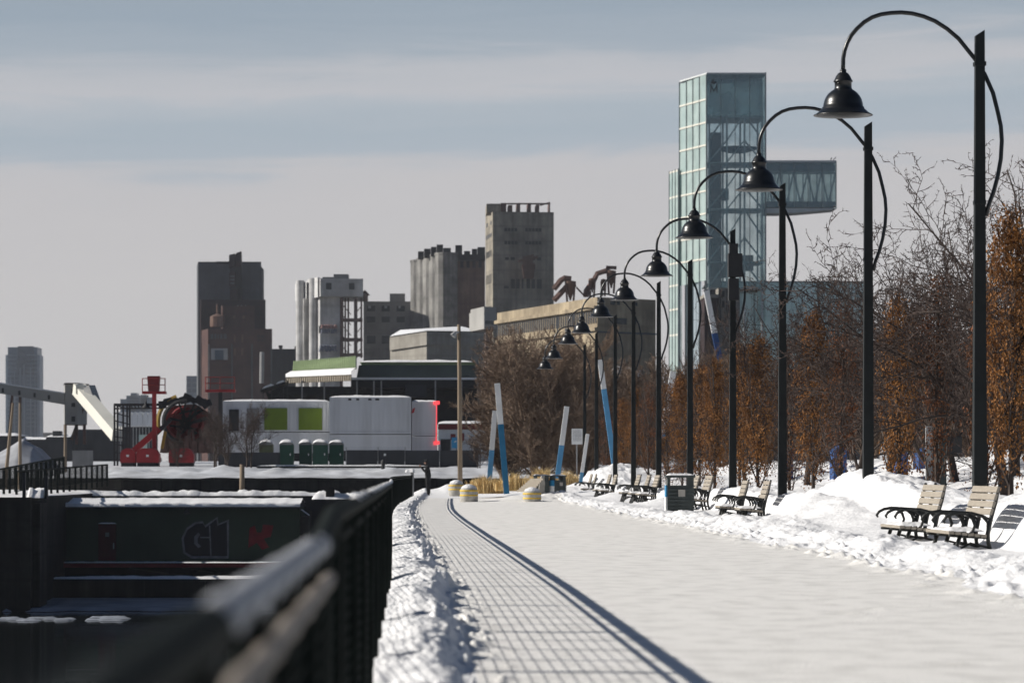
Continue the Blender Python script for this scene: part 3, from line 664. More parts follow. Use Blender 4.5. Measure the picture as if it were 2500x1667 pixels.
for src, px, D, s, rz, lb in [(wB, 1335, 206, .92, 2.0, 'brown bare bushy tree behind the white notice sign'), (wA, 1420, 222, .88, 1.0, 'brown bare bushy tree among the far lamp poles left of the grey building'), (wB, 1500, 214, .95, 3.3, 'brown bare bushy tree before the grey building end'), (wA, 1205, 232, 1.12, 4.2, 'tall brown bare tree rising behind the leaning post pair up to the white conveyor box'),
                              (wA, 1585, 205, .72, 5.0, 'low brown bare bushy tree under the left edge of the glass tower'), (wB, 1660, 190, .85, .8, 'brown bare bushy tree below the glass tower'), (wA, 1760, 170, .60, 2.4, 'brown bare bushy tree below the pavilion, left part'), (wB, 1880, 160, .66, 1.5, 'brown bare bushy tree below the pavilion, middle part'),
                              (wA, 2000, 145, .55, 3.6, 'brown bare bushy tree behind the second lamp post from the right'), (wB, 2110, 130, .6, 5.5, 'brown bare bushy tree low between the two tallest lamp posts'), (wA, 2230, 122, .5, 4.6, 'brown bare bushy tree low behind the tallest lamp post'), (wB, 2340, 112, .5, 2.9, 'brown bare bushy tree low at the right border'),
                              (wA, 1290, 238, 1.18, 2.2, 'tall brown bare tree before the middle of the tan building')]:
    x = X(px, D); dup(src, (x, D, .4 if px < 1500 else gh(x, D) - .1), rz, lb, (s, s, s))

# rust leaved columnar trees
def leaf_tree(seed, h, w, n, ml, label, loc):
    rng = random.Random(seed); tr, cr = MB(), MB()
    prm = dict(upr); branch(tr, cr, Vector((0, 0, -.3)), Vector((0, 0, 1)), h * 1.02, .055, 0, prm, rng)
    t = thing('columnar_tree', label, 'tree', (0, 0, 0), 'columnar rust leaved trees behind the lamp posts')
    put('trunk', tr, 'bark', t); put('twigs', cr, 'twig', t)
    lf = MB(); clumps = []
    for i in range(int(n / 22)):
        f = rng.random() ** .8; z = .35 + f * (h - .35); prof = w * (.30 + .95 * math.sin(PI * min(1, .12 + f * .86)) ** .8) * rng.uniform(.25, 1.0)
        a = rng.uniform(0, 2 * PI); clumps.append((math.cos(a) * prof, math.sin(a) * prof, z))
    for c in clumps:
        for k in range(22):
            p = Vector((c[0] + rng.gauss(0, .085), c[1] + rng.gauss(0, .085), c[2] + rng.gauss(0, .15)))
            s = rng.uniform(.022, .046); a = rng.uniform(0, 2 * PI); tl = rng.uniform(-.9, .3)
            u = Vector((math.cos(a), math.sin(a), 0)) * s * .62; v = Vector((-math.sin(a) * math.cos(tl + 1.2), math.cos(a) * math.cos(tl + 1.2), -math.sin(tl + 1.4))) * s
            w_ = u.cross(v).normalized() * s * .3
            lf.add([tuple(p - v), tuple(p + u + w_), tuple(p + v), tuple(p - u + w_)], [(0, 1, 2), (0, 2, 3)])
    put('leaves', lf, ml, t)
    t.location = loc; ROOT[t.name] = tuple(loc); return t
lA = leaf_tree(3, 5.0, .42, 6000, 'leaf', 'tall columnar rust leaved tree at the right border of the picture', (X(2322, 60.5), 60.5, gh(X(2322, 60.5), 60.5) - .05))
lA['label'] = 'tallest columnar rust leaved tree, at the right border beside the tallest lamp post'
lB = leaf_tree(9, 4.3, .38, 4200, 'leaf', 'columnar rust leaved tree with thin foliage between the two tallest lamp posts', (X(2065, 75), 75, gh(X(2065, 75), 75) - .05))
lC = leaf_tree(14, 4.6, .36, 2000, 'leafdark', 'sparse columnar tree with few brown leaves left of the tallest lamp post', (X(2150, 70), 70, gh(X(2150, 70), 70) - .05))
for src, px, D, s, sz, rz, lb in [(lA, 1870, 91, 1.0, .98, 1.1, 'columnar rust leaved tree between the second and third lamp posts from the right'), (lC, 1935, 84, 1.0, 1.0, 2.0, 'sparse brown columnar tree left of the second lamp post from the right'), (lC, 1815, 97, .95, .95, 3.0, 'sparse brown columnar tree hard by the third lamp post from the right'),
                                  (lA, 1742, 106, 1.1, .98, 2.7, 'bushy columnar rust leaved tree just right of the lamp post with the box'), (lB, 1700, 113, 1.0, 1.1, .9, 'columnar rust leaved tree directly behind the lamp post with the box'), (lA, 1640, 123, 1.12, .96, 4.2, 'columnar rust leaved tree left of the lamp post with the box'), (lB, 1606, 130, 1.05, 1.05, 3.3, 'columnar rust leaved tree right beside the fifth lamp post from the right'),
                                  (lA, 1566, 138, 1.0, .92, 5.4, 'columnar rust leaved tree left of the fifth lamp post from the right'), (lB, 1535, 146, 1.0, 1.0, 2.2, 'columnar rust leaved tree right of the sixth lamp post from the right'), (lC, 1490, 156, 1.1, .9, 1.4, 'brownish columnar tree left of the sixth lamp post from the right'), (lB, 1462, 163, 1.0, .9, 4.4, 'columnar tree behind the seventh lamp post from the right'), (lB, 1432, 173, 1.0, .85, .5, 'columnar tree between the eighth and seventh lamp posts from the right'), (lC, 1395, 184, 1.1, .85, 2.9, 'farthest small columnar tree, beside the leaning blue and white post'),
                                  (lC, 2262, 64, 1.0, .85, 4.0, 'sparse brown columnar tree hidden partly by the tallest lamp post')]:
    x = X(px, D); dup(src, (x, D, gh(x, D) - .1), rz, lb, (s, s, sz))

# things standing in the park behind the trees
D = 84
t = thing('park_map_stand', 'dark wayfinding column with a black square board on its right, among the trees', 'sign', (X(2165, D), D, gh(X(2165, D), D)))
put('column', MB().box(X(2158, D), X(2174, D), D, D + .2, -.2, Z(976, D)), 'bluegreen', t)
put('board', MB().box(X(2178, D), X(2210, D), D + .02, D + .12, Z(1040, D), Z(1002, D)), 'steel', t)
put('bracket', MB().tube([(X(2180, D), D + .07, Z(1040, D)), (X(2200, D), D + .07, Z(1044, D)), (X(2204, D), D + .07, Z(1052, D)), (X(2198, D), D + .07, Z(1056, D))], .02, 6), 'steel', t)
put('pale_post', MB().box(X(2131, D), X(2146, D), D + .3, D + .4, -.2, Z(978, D)), 'galv', t)
for px, D, w, y0, y1, lb in [(2060, 100, 26, 1085, 1030, 'navy covered stall low behind the rust leaved tree between the tallest lamp posts'), (2110, 104, 34, 1075, 1028, 'dark blue covered stall half hidden left of the wayfinding column'), (1800, 130, 22, 1075, 1030, 'blue covered stall glimpsed through trunks right of the lamp post with the box'), (1915, 118, 30, 1060, 1022, 'blue covered stall glimpsed between the second and third lamp posts')]:
    t = thing('market_stall', lb, 'stall', (X(px, D), D, 0), 'blue covered stalls behind the trees')
    put('counter', MB().box(X(px, D), X(px + w, D), D, D + 1.2, -.3, Z(y1 + 14, D)), 'bluedark', t)
    put('roof', MB().slab([(X(px - 3, D), Z(y1 + 13.8, D)), (X(px + w + 3, D), Z(y1 + 13.8, D)), (X(px + w * .5, D), Z(y1, D))], D - .1, D + 1.3), 'bluedark', t)

# ------------------------------------------------------------------ lower basin on the left: hut on its platform, walls, gate beam, footbridge fences
D = 176
t = thing('green_hut', 'long dark green hut with snowy roof, red door and graffiti, down in the basin', 'hut', (X(400, D), D, Z(1290, D)))
put('wall', MB().box(X(121, D), X(688, D), D, D + 7, Z(1289, D), Z(1166, D)), 'hut', t)
mb = MB(); zr0, zr1 = Z(1166, D), Z(1158, D); yr = D + 3.5
mb.add([(X(117, D), D - .25, zr0 + .03), (X(692, D), D - .25, zr0 + .03), (X(692, D), yr, zr1 + .20), (X(117, D), yr, zr1 + .20), (X(692, D), D + 7.2, zr0 + .03), (X(117, D), D + 7.2, zr0 + .03)], [(0, 1, 2, 3), (3, 2, 4, 5), (0, 3, 5), (1, 4, 2), (0, 5, 4, 1)])
roof = put('roof', mb, 'hut2', t)
nx = 90; xs = np.linspace(X(119, D), X(690, D), nx); mb = MB(); vs = []
prof = [(D - .30, zr0 + .06), (D - .30, zr0 + .17), (D - .05, zr0 + .24), (D + 1.2, zr0 + .26), (D + 3.5, zr1 + .28), (D + 7.1, zr0 + .16)]
for x in xs:
    for j, (yy, zz) in enumerate(prof): vs.append((float(x), yy - .06 * float(vnoise(x * 2.5, j, 3)), zz + (.07 * float(vnoise(x * 3.1, yy, 4)) if j > 0 else 0)))
k = len(prof); put('snow_cover', mb.add(vs, [(i * k + j, (i + 1) * k + j, (i + 1) * k + j + 1, i * k + j + 1) for i in range(nx - 1) for j in range(k - 1)]), 'snow', roof, smooth=True)
mb = MB()
for i in range(70): x = X(120 + i * 8.1, D); mb.box(x, x + .08, D - .27, D - .02, zr0 - .06, zr0 + .02)
put('eave', mb, 'hut2', roof)
dr = put('door', MB().box(X(226, D), X(267, D), D - .05, D - .002, Z(1286, D), Z(1203, D)), 'reddoor', t)
put('handle', MB().box(X(260, D), X(262.5, D), D - .12, D - .052, Z(1260, D), Z(1246, D)), 'galv', dr)
put('notice', MB().box(X(242, D), X(251, D), D - .07, D - .053, Z(1232, D), Z(1222, D)), 'greywall', dr)
put('snow_cap', MB().snow(X(226, D), X(268, D), D - .16, D - .01, Z(1202, D), .06, 14, 5, 2, .1), 'snow', t, smooth=True)
put('wall_lamp', MB().lathe([(0, .18), (.06, .17), (.16, .05), (.17, 0), (.05, -.04), (0, -.05)], (X(430, D), D - .12, Z(1178, D)), 12), 'hut2', t, smooth=True)
def gp(pts): return [(X(a, D), Z(b, D)) for a, b in pts]
# painted tag: outlined C followed by a slab numeral, then a red tag
put('graffiti', MB().slab(gp([(417, 1235), (428, 1212), (448, 1198), (466, 1196), (470, 1206), (500, 1186), (502, 1202), (526, 1192), (525, 1282), (440, 1282), (421, 1270)]), D - .012, D - .003), 'graffw', t)
put('graffiti', MB().slab(gp([(422, 1236), (431, 1216), (450, 1203), (466, 1201), (472, 1211), (497, 1192), (499, 1207), (521, 1198), (522, 1276), (442, 1276), (426, 1267)]), D - .020, D - .013), 'graff', t)
mb = MB(); mb.slab(gp([(446, 1232), (455, 1222), (460, 1226), (454, 1236), (454, 1246), (462, 1254), (456, 1258), (446, 1248)]), D - .028, D - .021)
mb.slab(gp([(460, 1232), (482, 1232), (482, 1235), (460, 1235)]), D - .028, D - .021); mb.slab(gp([(480, 1206), (483, 1206), (486, 1276), (483, 1276)]), D - .028, D - .021)
put('graffiti', mb, 'graffw', t)
mb = MB(); mb.slab(gp([(573, 1212), (585, 1206), (590, 1222), (600, 1222), (604, 1204), (628, 1206), (622, 1232), (606, 1236), (618, 1256), (602, 1262), (590, 1246), (570, 1258)]), D - .012, D - .003)
put('graffiti', mb, 'graffr', t)
mb = MB(); mb.box(X(100, D), X(120.8, D), D + 1, D + 3, Z(1240, D), Z(1181, D)); mb.box(X(688.2, D), X(708, D), D + 1, D + 3, Z(1240, D), Z(1186, D))
put('vent_box', mb, 'hut2', t)
mb = MB(); mb.add([(X(100, D), D + .9, Z(1181, D)), (X(120, D), D + .9, Z(1172, D)), (X(120, D), D + 3, Z(1172, D)), (X(100, D), D + 3, Z(1181, D))], [(0, 1, 2, 3)]); mb.add([(X(689, D), D + .9, Z(1170, D)), (X(708, D), D + .9, Z(1184, D)), (X(708, D), D + 3, Z(1184, D)), (X(689, D), D + 3, Z(1170, D))], [(0, 1, 2, 3)])
put('snow_cover', mb, 'snowfar', t)
t2 = thing('barge_deck', 'dark floating platform with a red rim under the green hut', 'barge', (X(400, D), D, Z(1320, D)))
put('deck', MB().box(X(100, D), X(730, D), D - 1.2, D + 8, Z(1301, D), Z(1290.5, D)), 'graffr', t2)
put('hull', MB().box(X(110, D), X(725, D), D - .6, D + 7, WZ - .3, Z(1301.5, D)), 'dark', t2)
put('snow_rim', MB().snow(X(110, D), X(725, D), D - 1.25, D - .05, Z(1290.4, D), .05, 60, 5, 4, .3), 'snow', t2, smooth=True)
mb = MB()
for px in (300, 420, 560): mb.beam((X(px, D), D - .75, Z(1303, D)), (X(px + 90, D), D - .75, Z(1316, D)), .05)
put('rail', mb, 'hut2', t2)
D = 170
t = thing('basin_wall', 'low dark concrete wall with snow along its top, standing in the basin before the hut', 'wall', (X(400, D), D, WZ))
put('wall', MB().box(X(76, D), X(980, D), D, D + 3, WZ - 1, Z(1329, D)), 'concblk', t)
mb = MB()
for px in (112, 330, 470, 590): mb.box(X(px, D), X(px + 3, D), D - .06, D, WZ, Z(1332, D))
put('rib', mb, 'concdark', t)
put('snow_rim', MB().snow(X(78, D), X(970, D), D - .05, D + 1.5, Z(1329, D) + .004, .12, 120, 7, 9, .8), 'snow', t, smooth=True)
D = 160
t = thing('lock_pier', 'dark concrete pier with snowy top at the left border of the basin', 'wall', (-26, D, WZ))
put('wall', MB().box(-60, X(70, D), D, D + 50, WZ - 1, -.02), 'concblk', t)
mb = MB(); mb.box(X(70, D) + .01, X(86, D), D + 1, D + 4, WZ - 1, Z(1145, D) - .2)
put('fender', mb, 'concdark', t)
put('snow_cover', MB().snow(-59.5, X(70, D) - .02, D - .02, D + 49.8, -.018, .15, 80, 30, 6, 1.5), 'snow', t, smooth=True)
mb = MB().snow(X(58, D), X(94, D), D + .6, D + 3, Z(1143, D), .45, 18, 8, 2, .5)
put('snow_heap', mb, 'snow', t, smooth=True)
for px, py, D_ in ((53, 1175, 160), (104, 1180, 161)):
    D = D_; h = 1.35
    put('mooring_post', MB().box(X(px - 3.5, D), X(px + 3.5, D), D + .3, D + .6, -.1, 1.12 if px < 60 else 1.0), 'steel', None, (X(px, D), D + .4, -.1), label='dark square post in the snow on the pier end, left one' if px < 60 else 'dark square post behind the snow heap on the pier, right one', cat='post', group='square posts on the pier')
D = 190
t = thing('gate_beam', 'long dark lock gate beam with a line of snow behind the hut', 'beam', (X(400, D), D, -1))
put('beam', MB().box(X(105, D), X(900, D), D, D + 1.0, -.95, Z(1138, D)), 'dark', t)
put('snow_cover', MB().snow(X(106, D), X(890, D), D - .03, D + 1, Z(1138, D) + .003, .26, 150, 7, 12, .55, .9), 'snow', t, smooth=True)
D = 186
t = thing('gate_machine', 'dark gate machinery block heaped with snow right of the hut roof', 'machinery', (X(770, D), D, -2))
put('block', MB().box(X(716, D), X(850, D), D, D + 2, WZ, Z(1146, D)), 'dark', t)
put('snow_cover', MB().snow(X(716, D), X(850, D), D - .05, D + 2, Z(1146, D) + .003, .40, 40, 8, 3, .9, .8), 'snow', t, smooth=True)
mb = MB().box(X(748, D), X(768, D), D + .1, D + .8, Z(1146, D), Z(1118, D)); mb.box(X(780, D), X(812, D), D + .4, D + 1.2, Z(1140, D), Z(1116, D)); mb.box(X(800, D), X(842, D), D + .2, D + .9, Z(1140, D), Z(1108, D))
put('gear_housing', mb, 'concdark', t)
D = 192
put('timber_post', MB().tube([(X(556, D), D, -1), (X(556, D), D, Z(1066, D))], [.17, .13], 10), 'woodpole', None, (X(556, D), D, -1), label='weathered wooden post standing behind the hut roof before the dark lock wall', cat='post', smooth=True)
def fence(a, b, za, zb, n, label, loc):
    t = thing('bridge_fence', label, 'fence', loc, 'dark fences of the footbridge')
    av = Vector(a); bv = Vector(b)
    pt = lambda f, z: (a[0] + (b[0] - a[0]) * f, a[1] + (b[1] - a[1]) * f, za + (zb - za) * f + z)
    put('top_rail', MB().tube([pt(0, 1.1), pt(1, 1.1)], .05, 6), 'rail', t); put('bottom_rail', MB().tube([pt(0, .15), pt(1, .15)], .02, 4), 'rail', t)
    mb = MB()
    for i in range(n * 7):
        f = i / (n * 7); mb.beam(pt(f, .15), pt(f, 1.1), .026)
    put('pickets', mb, 'rail', t)
    for i in range(n + 1): f = i / n; put('post', MB().beam(pt(f, -.2), pt(f, 1.14), .12), 'rail', t)
fence((X(38, 166), 166), (X(246, 206), 206), .08, .50, 15, 'dark picket fence of the footbridge, front one ending at the red machinery', (X(38, 166), 166, 0))
fence((X(-20, 164), 164), (X(146, 206), 206), .10, .95, 14, 'dark picket fence of the footbridge, rear one at the left border', (X(-20, 164), 164, 0))

# ------------------------------------------------------------------ far bank: boxes, toilets, rides, sheds
GZ = 1.5
def container(name, px0_, px1, y0, y1, D, dep, label, m='contw', corr=True, snow=True, group='white freight containers on the far bank'):
    t = thing(name, label, 'container', (X(px0_, D), D, Z(y1, D)), group)
    x0, x1, z0, z1 = X(px0_, D), X(px1, D), Z(y1, D), Z(y0, D)
    mb = MB().box(x0, x1, D, D + dep, z0 + .003, z1)
    if corr:
        n = max(4, int((x1 - x0) / .30))
        for i in range(n): xa = x0 + .12 + (x1 - x0 - .24) * i / n; mb.box(xa, xa + .13, D - .045, D - .001, z0 + .12, z1 - .12)
    put('body', mb, m, t)
    f = MB(); 
    for xa in (x0, x1 - .13): f.box(xa, xa + .13, D - .07, D - .047, z0 + .004, z1 + .003)
    f.box(x0 + .131, x1 - .131, D - .07, D - .047, z1 - .13, z1); f.box(x0 + .131, x1 - .131, D - .07, D - .047, z0 + .005, z0 + .12)
    put('frame', f, 'contw', t)
    if snow: put('snow_cover', MB().snow(x0, x1, D - .03, D + dep, z1 + .005, .14, 40, 8, int(px0_), .7), 'snow', t, smooth=True)
    return t
D = 250
c1 = container('freight_container', 757, 944, 912, 996, D, 2.6, 'white container, right one of the upper row, smooth long side with small dark slots', corr=True)
mb = MB()
for px in (800, 818, 846, 864, 800, 862): mb.box(X(px, D), X(px + 7, D), D - .09, D - .072, Z(919, D), Z(915, D))
put('slot', mb, 'dark', c1)
container('freight_container', 757, 944, 998, 1034, D, 2.6, 'white container, right one of the lower row, behind the portable toilets', snow=False)
c3 = container('freight_container', 946, 1004, 922, 1000, D + 1, 6, 'white corrugated container end framed by a red light strip')
container('freight_container', 946, 1004, 1001.5, 1034, D + 1, 6, 'white corrugated container end below the one with the red light strip', snow=False)
t = thing('light_strip', 'glowing red light strip with lamps at both ends on the container corner', 'lamp', (X(1004, D), D + .9, Z(1018, D)))
put('strip', MB().tube([(X(1002, D), D + .85, Z(1012, D)), (X(1003, D), D + .85, Z(928, D))], .03, 6), 'redled', t)
for py in (924, 1016): put('lamp', MB().tube([(X(996, D), D + .8, Z(py + 1, D)), (X(1010, D), D + .8, Z(py, D))], .13, 8), 'redled', t)
put('flag', MB().slab([(X(944, D), Z(950, D)), (X(951, D), Z(947, D)), (X(954, D), Z(936, D)), (X(948, D), Z(938, D))], D - .12, D - .10), 'red', None, (X(948, D), D - .1, Z(945, D)), label='small red flag at the corner of the right upper container', cat='flag')
c4 = container('freight_container', 512, 755, 921, 991, D + 2, 2.6, 'white container, left one of the upper row, with two lime green panels')
DD = D + 2
for a, b in ((607, 660), (686, 740)): put('panel', MB().box(X(a, DD), X(b, DD), DD - .12, DD - .072, Z(992, DD) + .15, Z(937, DD)), 'lime', c4)
put('window', MB().box(X(526, DD), X(549, DD), DD - .12, DD - .072, Z(990, DD), Z(940, DD)), 'steel', c4); put('shutter', MB().box(X(567, DD), X(596, DD), DD - .12, DD - .072, Z(988, DD), Z(938, DD)), 'greywall', c4)
container('freight_container', 500, 755, 993, 1040, DD, 2.6, 'white container, left one of the lower row, behind the bare small tree', snow=False)
for i, (a, b, m_, lb) in enumerate([(595, 627, 'loo2', 'olive green portable toilet with snowy roof, leftmost of the toilets'), (642, 674, 'loo', 'dark green portable toilet with snowy roof, second from the left'), (687, 716, 'loo', 'dark green portable toilet with snowy roof, middle one in the gap'), (718, 753, 'loo', 'dark green portable toilet standing nearest in front, with snowy dome'), (756, 789, 'loo', 'dark green portable toilet with snowy roof, rightmost of the toilets')]):
    D = 236 - (2.5 if i == 3 else 0) + (i == 2) * .8
    t = thing('portable_toilet', lb, 'toilet', (X(a, D), D, GZ), 'portable toilets before the white containers')
    x0, x1, zb, zt = X(a, D), X(b, D), 1.2, Z(1021, D)
    put('cabin', MB().box(x0, x1, D, D + 1.1, zb, zt), m_, t)
    put('door', MB().box(x0 + .12, x1 - .12, D - .03, D - .002, zb + .3, zt - .12), m_, t)
    rf = put('roof', MB().slab([(x0 - .02, zt), (x1 + .02, zt), (x1 - .02, zt + .10), (x1 - .22, zt + .20), (x0 + .22, zt + .20), (x0 + .02, zt + .10)], D - .02, D + 1.12), 'greywall', t)
    mb = MB(); vs = []
    for iy in range(7):
        for ix in range(11):
            a_ = ix / 10; b_ = iy / 6; vs.append((x0 - .05 + (x1 - x0 + .1) * a_, D - .09 + 1.25 * b_, zt + .02 + .36 * max(0, math.sin(PI * a_)) ** .45 * max(.0, math.sin(PI * min(1, b_ * .9 + .05))) ** .35 * (.85 + .3 * float(vnoise(a_ * 4 + i * 7, b_ * 4)))))
    put('snow_cover', mb.add(vs, [(iy * 11 + ix, iy * 11 + ix + 1, iy * 11 + ix + 12, iy * 11 + ix + 11) for iy in range(6) for ix in range(10)]), 'snow', rf, smooth=True)
    put('handle', MB().box(x1 - .25, x1 - .19, D - .05, D - .031, zb + 1.1, zb + 1.25), 'white', t)
D = 232
t = thing('site_fence', 'dark tarpaulin covered site fence along the foot of the containers', 'fence', (X(900, D), D, GZ))
mb = MB()
for a, b in ((796, 868), (869, 930), (931, 1010), (1011, 1100)): mb.box(X(a, D), X(b, D) - .03, D, D + .05, .9, Z(1033, D) - (.02 if a > 900 else 0))
put('tarpaulin', mb, 'tarp', t)
for px in (795, 868.5, 930.5, 1010.5): put('post', MB().box(X(px, D) - .03, X(px, D) + .03, D + .06, D + .12, .8, Z(1026, D)), 'galv', t)
t = thing('site_fence', 'dark low screen fence left of the portable toilets', 'fence', (X(560, D), D, GZ))
put('tarpaulin', MB().box(X(500, D), X(640, D), D + 2.4, D + 2.45, .9, Z(1038, D)), 'tarp', t)
put('sticker', MB().box(X(881, 231), X(886, 231), 231.9, 231.99, Z(1046, 231), Z(1041, 231)), 'white', bpy.data.objects['site_fence'])
D = 228
t = thing('low_barrier', 'long grey barrier rail with snow before the toilets', 'barrier', (X(800, D), D, 1.2))
put('barrier', MB().box(X(590, D), X(980, D), D, D + .3, .8, Z(1070, D)), 'concdark', t)
put('snow_cover', MB().snow(X(590, D), X(980, D), D - .02, D + .3, Z(1070, D) + .003, .10, 60, 5, 2, .5), 'snow', t, smooth=True)
# buildings right behind
def awin(parent, rects, D, m='window', off=.06, pre='window'):
    for a, b, y0, y1 in rects: put(pre, MB().box(X(a, D), X(b, D), D - off, D - .003, Z(y1, D), Z(y0, D)), m, parent)
D = 300
t = thing('shop_building', 'low white shop with a red band right of the containers', 'building', (X(1060, D), D, GZ))
put('wall', MB().box(X(1006, D), X(1120, D), D, D + 8, 1.2, Z(972, D)), 'white', t)
put('red_band', MB().box(X(1006, D), X(1120.5, D), D - .06, D - .003, Z(986, D), Z(973.5, D)), 'redfar', t)
put('snow_cover', MB().snow(X(1006, D), X(1120, D), D - .1, D + 8, Z(972, D) + .004, .25, 30, 6, 2, 1), 'snow', t, smooth=True)
awin(t, [(1035, 1046, 996, 1010), (1054, 1066, 994, 1012)], D, 'redfar'); put('doorway', MB().box(X(1012, D), X(1035, D), D - .06, D - .003, 1.2, Z(1008, D)), 'steel', t)
D = 229
t = thing('blue_sign', 'small blue notice on a stake beside the tan wooden pole', 'sign', (X(1044, D), D, 1.3))
put('panel', MB().box(X(1037, D), X(1050, D), D, D + .05, Z(1029, D), Z(1004, D)), 'blue', t); put('stake', MB().box(X(1048, D), X(1050, D), D + .052, D + .1, .9, Z(1006, D)), 'steel', t)
put('mark', MB().slab([(X(1044, D), Z(1016, D)), (X(1048.5, D), Z(1013, D)), (X(1048.5, D), Z(1011, D)), (X(1043, D), Z(1014, D))][::-1], D - .02, D - .002), 'white', t)
D = 330
t = thing('market_hall', 'open hall with pale green ribbed roof front, snowy lip and long dark teal roof', 'building', (X(860, D), D, GZ))
def rq(pts, m, name, ribs=0, rm=None, par=None):      # inclined sheet through four picture corners with their distances, ribs proud of it
    a, b, c, d = [Vector(P(*p)) for p in pts]; nrm = (b - a).cross(d - a).normalized(); k = nrm * -.12; mb = MB()
    vs = [tuple(v) for v in (a, b, c, d)] + [tuple(v + k) for v in (a, b, c, d)]; mb.add(vs, [(0, 1, 2, 3), (7, 6, 5, 4), (0, 4, 5, 1), (1, 5, 6, 2), (2, 6, 7, 3), (3, 7, 4, 0)])
    for i in range(ribs):
        f = (i + .5) / ribs; mb.beam(tuple(a.lerp(b, f) + nrm * .04), tuple(d.lerp(c, f) + nrm * .04), .09)
    return put(name, mb, m, par or t)
rq([(672, 853, 336), (818, 845, 326), (818, 818.5, 329.5), (674, 830, 339.5)], 'greenroof', 'roof_panel', 34)
rq([(656, 880, 332.6), (805, 874, 322.5), (805, 860, 322.6), (657, 865, 332.7)], 'tan', 'fascia', 30)
n = 30; mb = MB(); vs = []
for i in range(n):
    f = i / (n - 1); w_ = .14 * float(vnoise(i * .4, 0, 3)); dd = 332.5 - 10.2 * f
    vs += [P(656 + 150 * f, 866 - 6 * f, dd), (X(656 + 151 * f, dd), dd - .1, Z(859.5 - 8 * f, dd) + w_), P(668 + 150 * f, 852 - 8 * f, dd + 3.6)]
put('snow_cover', mb.add(vs, [(i * 3 + j, i * 3 + 3 + j, i * 3 + 4 + j, i * 3 + 1 + j) for i in range(n - 1) for j in range(2)]), 'snow', t, smooth=True)
put('long_roof', MB().slab([(X(819, D), Z(866, D)), (X(1092, D), Z(864, D)), (X(1092, D), Z(838, D)), (X(824, D), Z(838, D))], D + .5, D + 12), 'bluegreen', t)
put('roof_edge', MB().box(X(830, D), X(1092, D), D + 1, D + 12, Z(837.5, D), Z(831, D)), 'greenroof', t)
put('snow_cover', MB().snow(X(826, D), X(1090, D), D + .4, D + 11, Z(831, D) + .01, .25, 50, 7, 5, 1.5), 'snow', t, smooth=True)
put('snow_ledge', MB().box(X(802, D), X(1094, D), D - .6, D + .48, Z(872, D), Z(867, D)), 'snowfar', t)
put('eaves', MB().box(X(806, D), X(1096, D), D - .4, D + 10, Z(890, D), Z(872.4, D)), 'dark', t)
put('back_wall', MB().box(X(610, D), X(1100, D), D + 12.2, D + 13, 1.2, Z(880, D)), 'dark', t)
mb = MB().box(X(640, D), X(820, D), D + 4, D + 4.3, Z(912, D), Z(904, D)); put('inner_beam', mb, 'concdark', t)
for px in (694, 745, 820, 859, 876, 660, 1000, 1060): put('column', MB().box(X(px - 1.6, D), X(px + 1.6, D), D - .5, D - .2, 1.2, Z(874, D)), 'galv' if px > 680 else 'steel', t)
rng = random.Random(5)
for k in range(26):
    px = rng.uniform(618, 1000); y0 = rng.uniform(885, 905); put('brace', MB().beam(P(px, 916, D + 2), P(px + rng.uniform(-22, 22), y0, D + 2), .22), 'steel', t)
mb = MB().box(X(930, D), X(980, D), D - 1, D + 1, Z(912, D), Z(884, D)); put('plant_box', mb, 'tarp', t)
t = thing('sloping_canopy', 'low dark sloping canopy with clumps of snow left of the green hall', 'canopy', (X(625, 325), 325, GZ)); D = 325
mb = MB().slab([(X(598, D), Z(900, D)), (X(655, D), Z(882, D)), (X(655, D), Z(876, D)), (X(598, D), Z(893, D))], D, D + 4); put('roof', mb, 'steel', t)
mb = MB().slab([(X(602, D), Z(893, D)), (X(630, D), Z(884, D)), (X(622, D), Z(881, D)), (X(606, D), Z(888, D))], D - .1, D + 3.8); mb.slab([(X(634, D), Z(882, D)), (X(654, D), Z(876, D)), (X(650, D), Z(873, D)), (X(638, D), Z(877, D))], D - .1, D + 3.8); put('snow_cover', mb, 'snow', t)
for px in (604, 622, 650): put('column', MB().box(X(px - 1, D), X(px + 1, D), D + .5, D + .8, 1.2, Z(886, D)), 'steel', t)

# rides and yard things at left
D = 240
def rtower(x0, x1, top, rail_y0, rail_y1, base, label, tub):
    t = thing('lookout_basket', label, 'platform', (X((x0 + x1) / 2, D), D, GZ), 'red lookout platforms on the far bank')
    cx = (x0 + x1) / 2
    put('mast', MB().box(X(cx - 4.5, D), X(cx + 4.5, D), D + .3, D + .8, 1.2, Z(rail_y1 + 6, D)), 'red' if tub else 'steel', t)
    put('deck', MB().box(X(x0, D), X(x1, D), D, D + 1.2, Z(rail_y1 + 6, D), Z(rail_y1, D)), 'red', t)
    mb = MB()
    for py in (rail_y0, (rail_y0 + rail_y1) / 2): mb.tube([P(x0 + .5, py, D + .05), P(x1 - .5, py, D + .05)], .03, 4); mb.tube([P(x0 + .5, py, D + 1.1), P(x1 - .5, py, D + 1.1)], .03, 4)
    for px in [x0 + 1, x1 - 1] + ([cx] if not tub else []): mb.tube([P(px, rail_y1, D + .05), P(px, rail_y0 - 1, D + .05)], .035, 4)
    if not tub: mb.tube([P(x0 + 12, rail_y1, D + .05), P(x0 + 12, rail_y0, D + .05)], .03, 4)
    put('handrail', mb, 'redfar', t)
    if tub: put('tub', MB().slab([(X(340, D), Z(898, D)), (X(364, D), Z(898, D)), (X(366, D), Z(868, D)), (X(366, D), Z(863, D)), (X(338, D), Z(863, D)), (X(338, D), Z(868, D))], D + .1, D + 1.0), 'redfar', t)
    return t
rtower(326, 380, 863, 869, 898, 1030, 'red lookout platform with a red tub on a mast', True)
rtower(471, 540, 866, 866, 894, 960, 'wide red railed platform before the brick brewery', False)
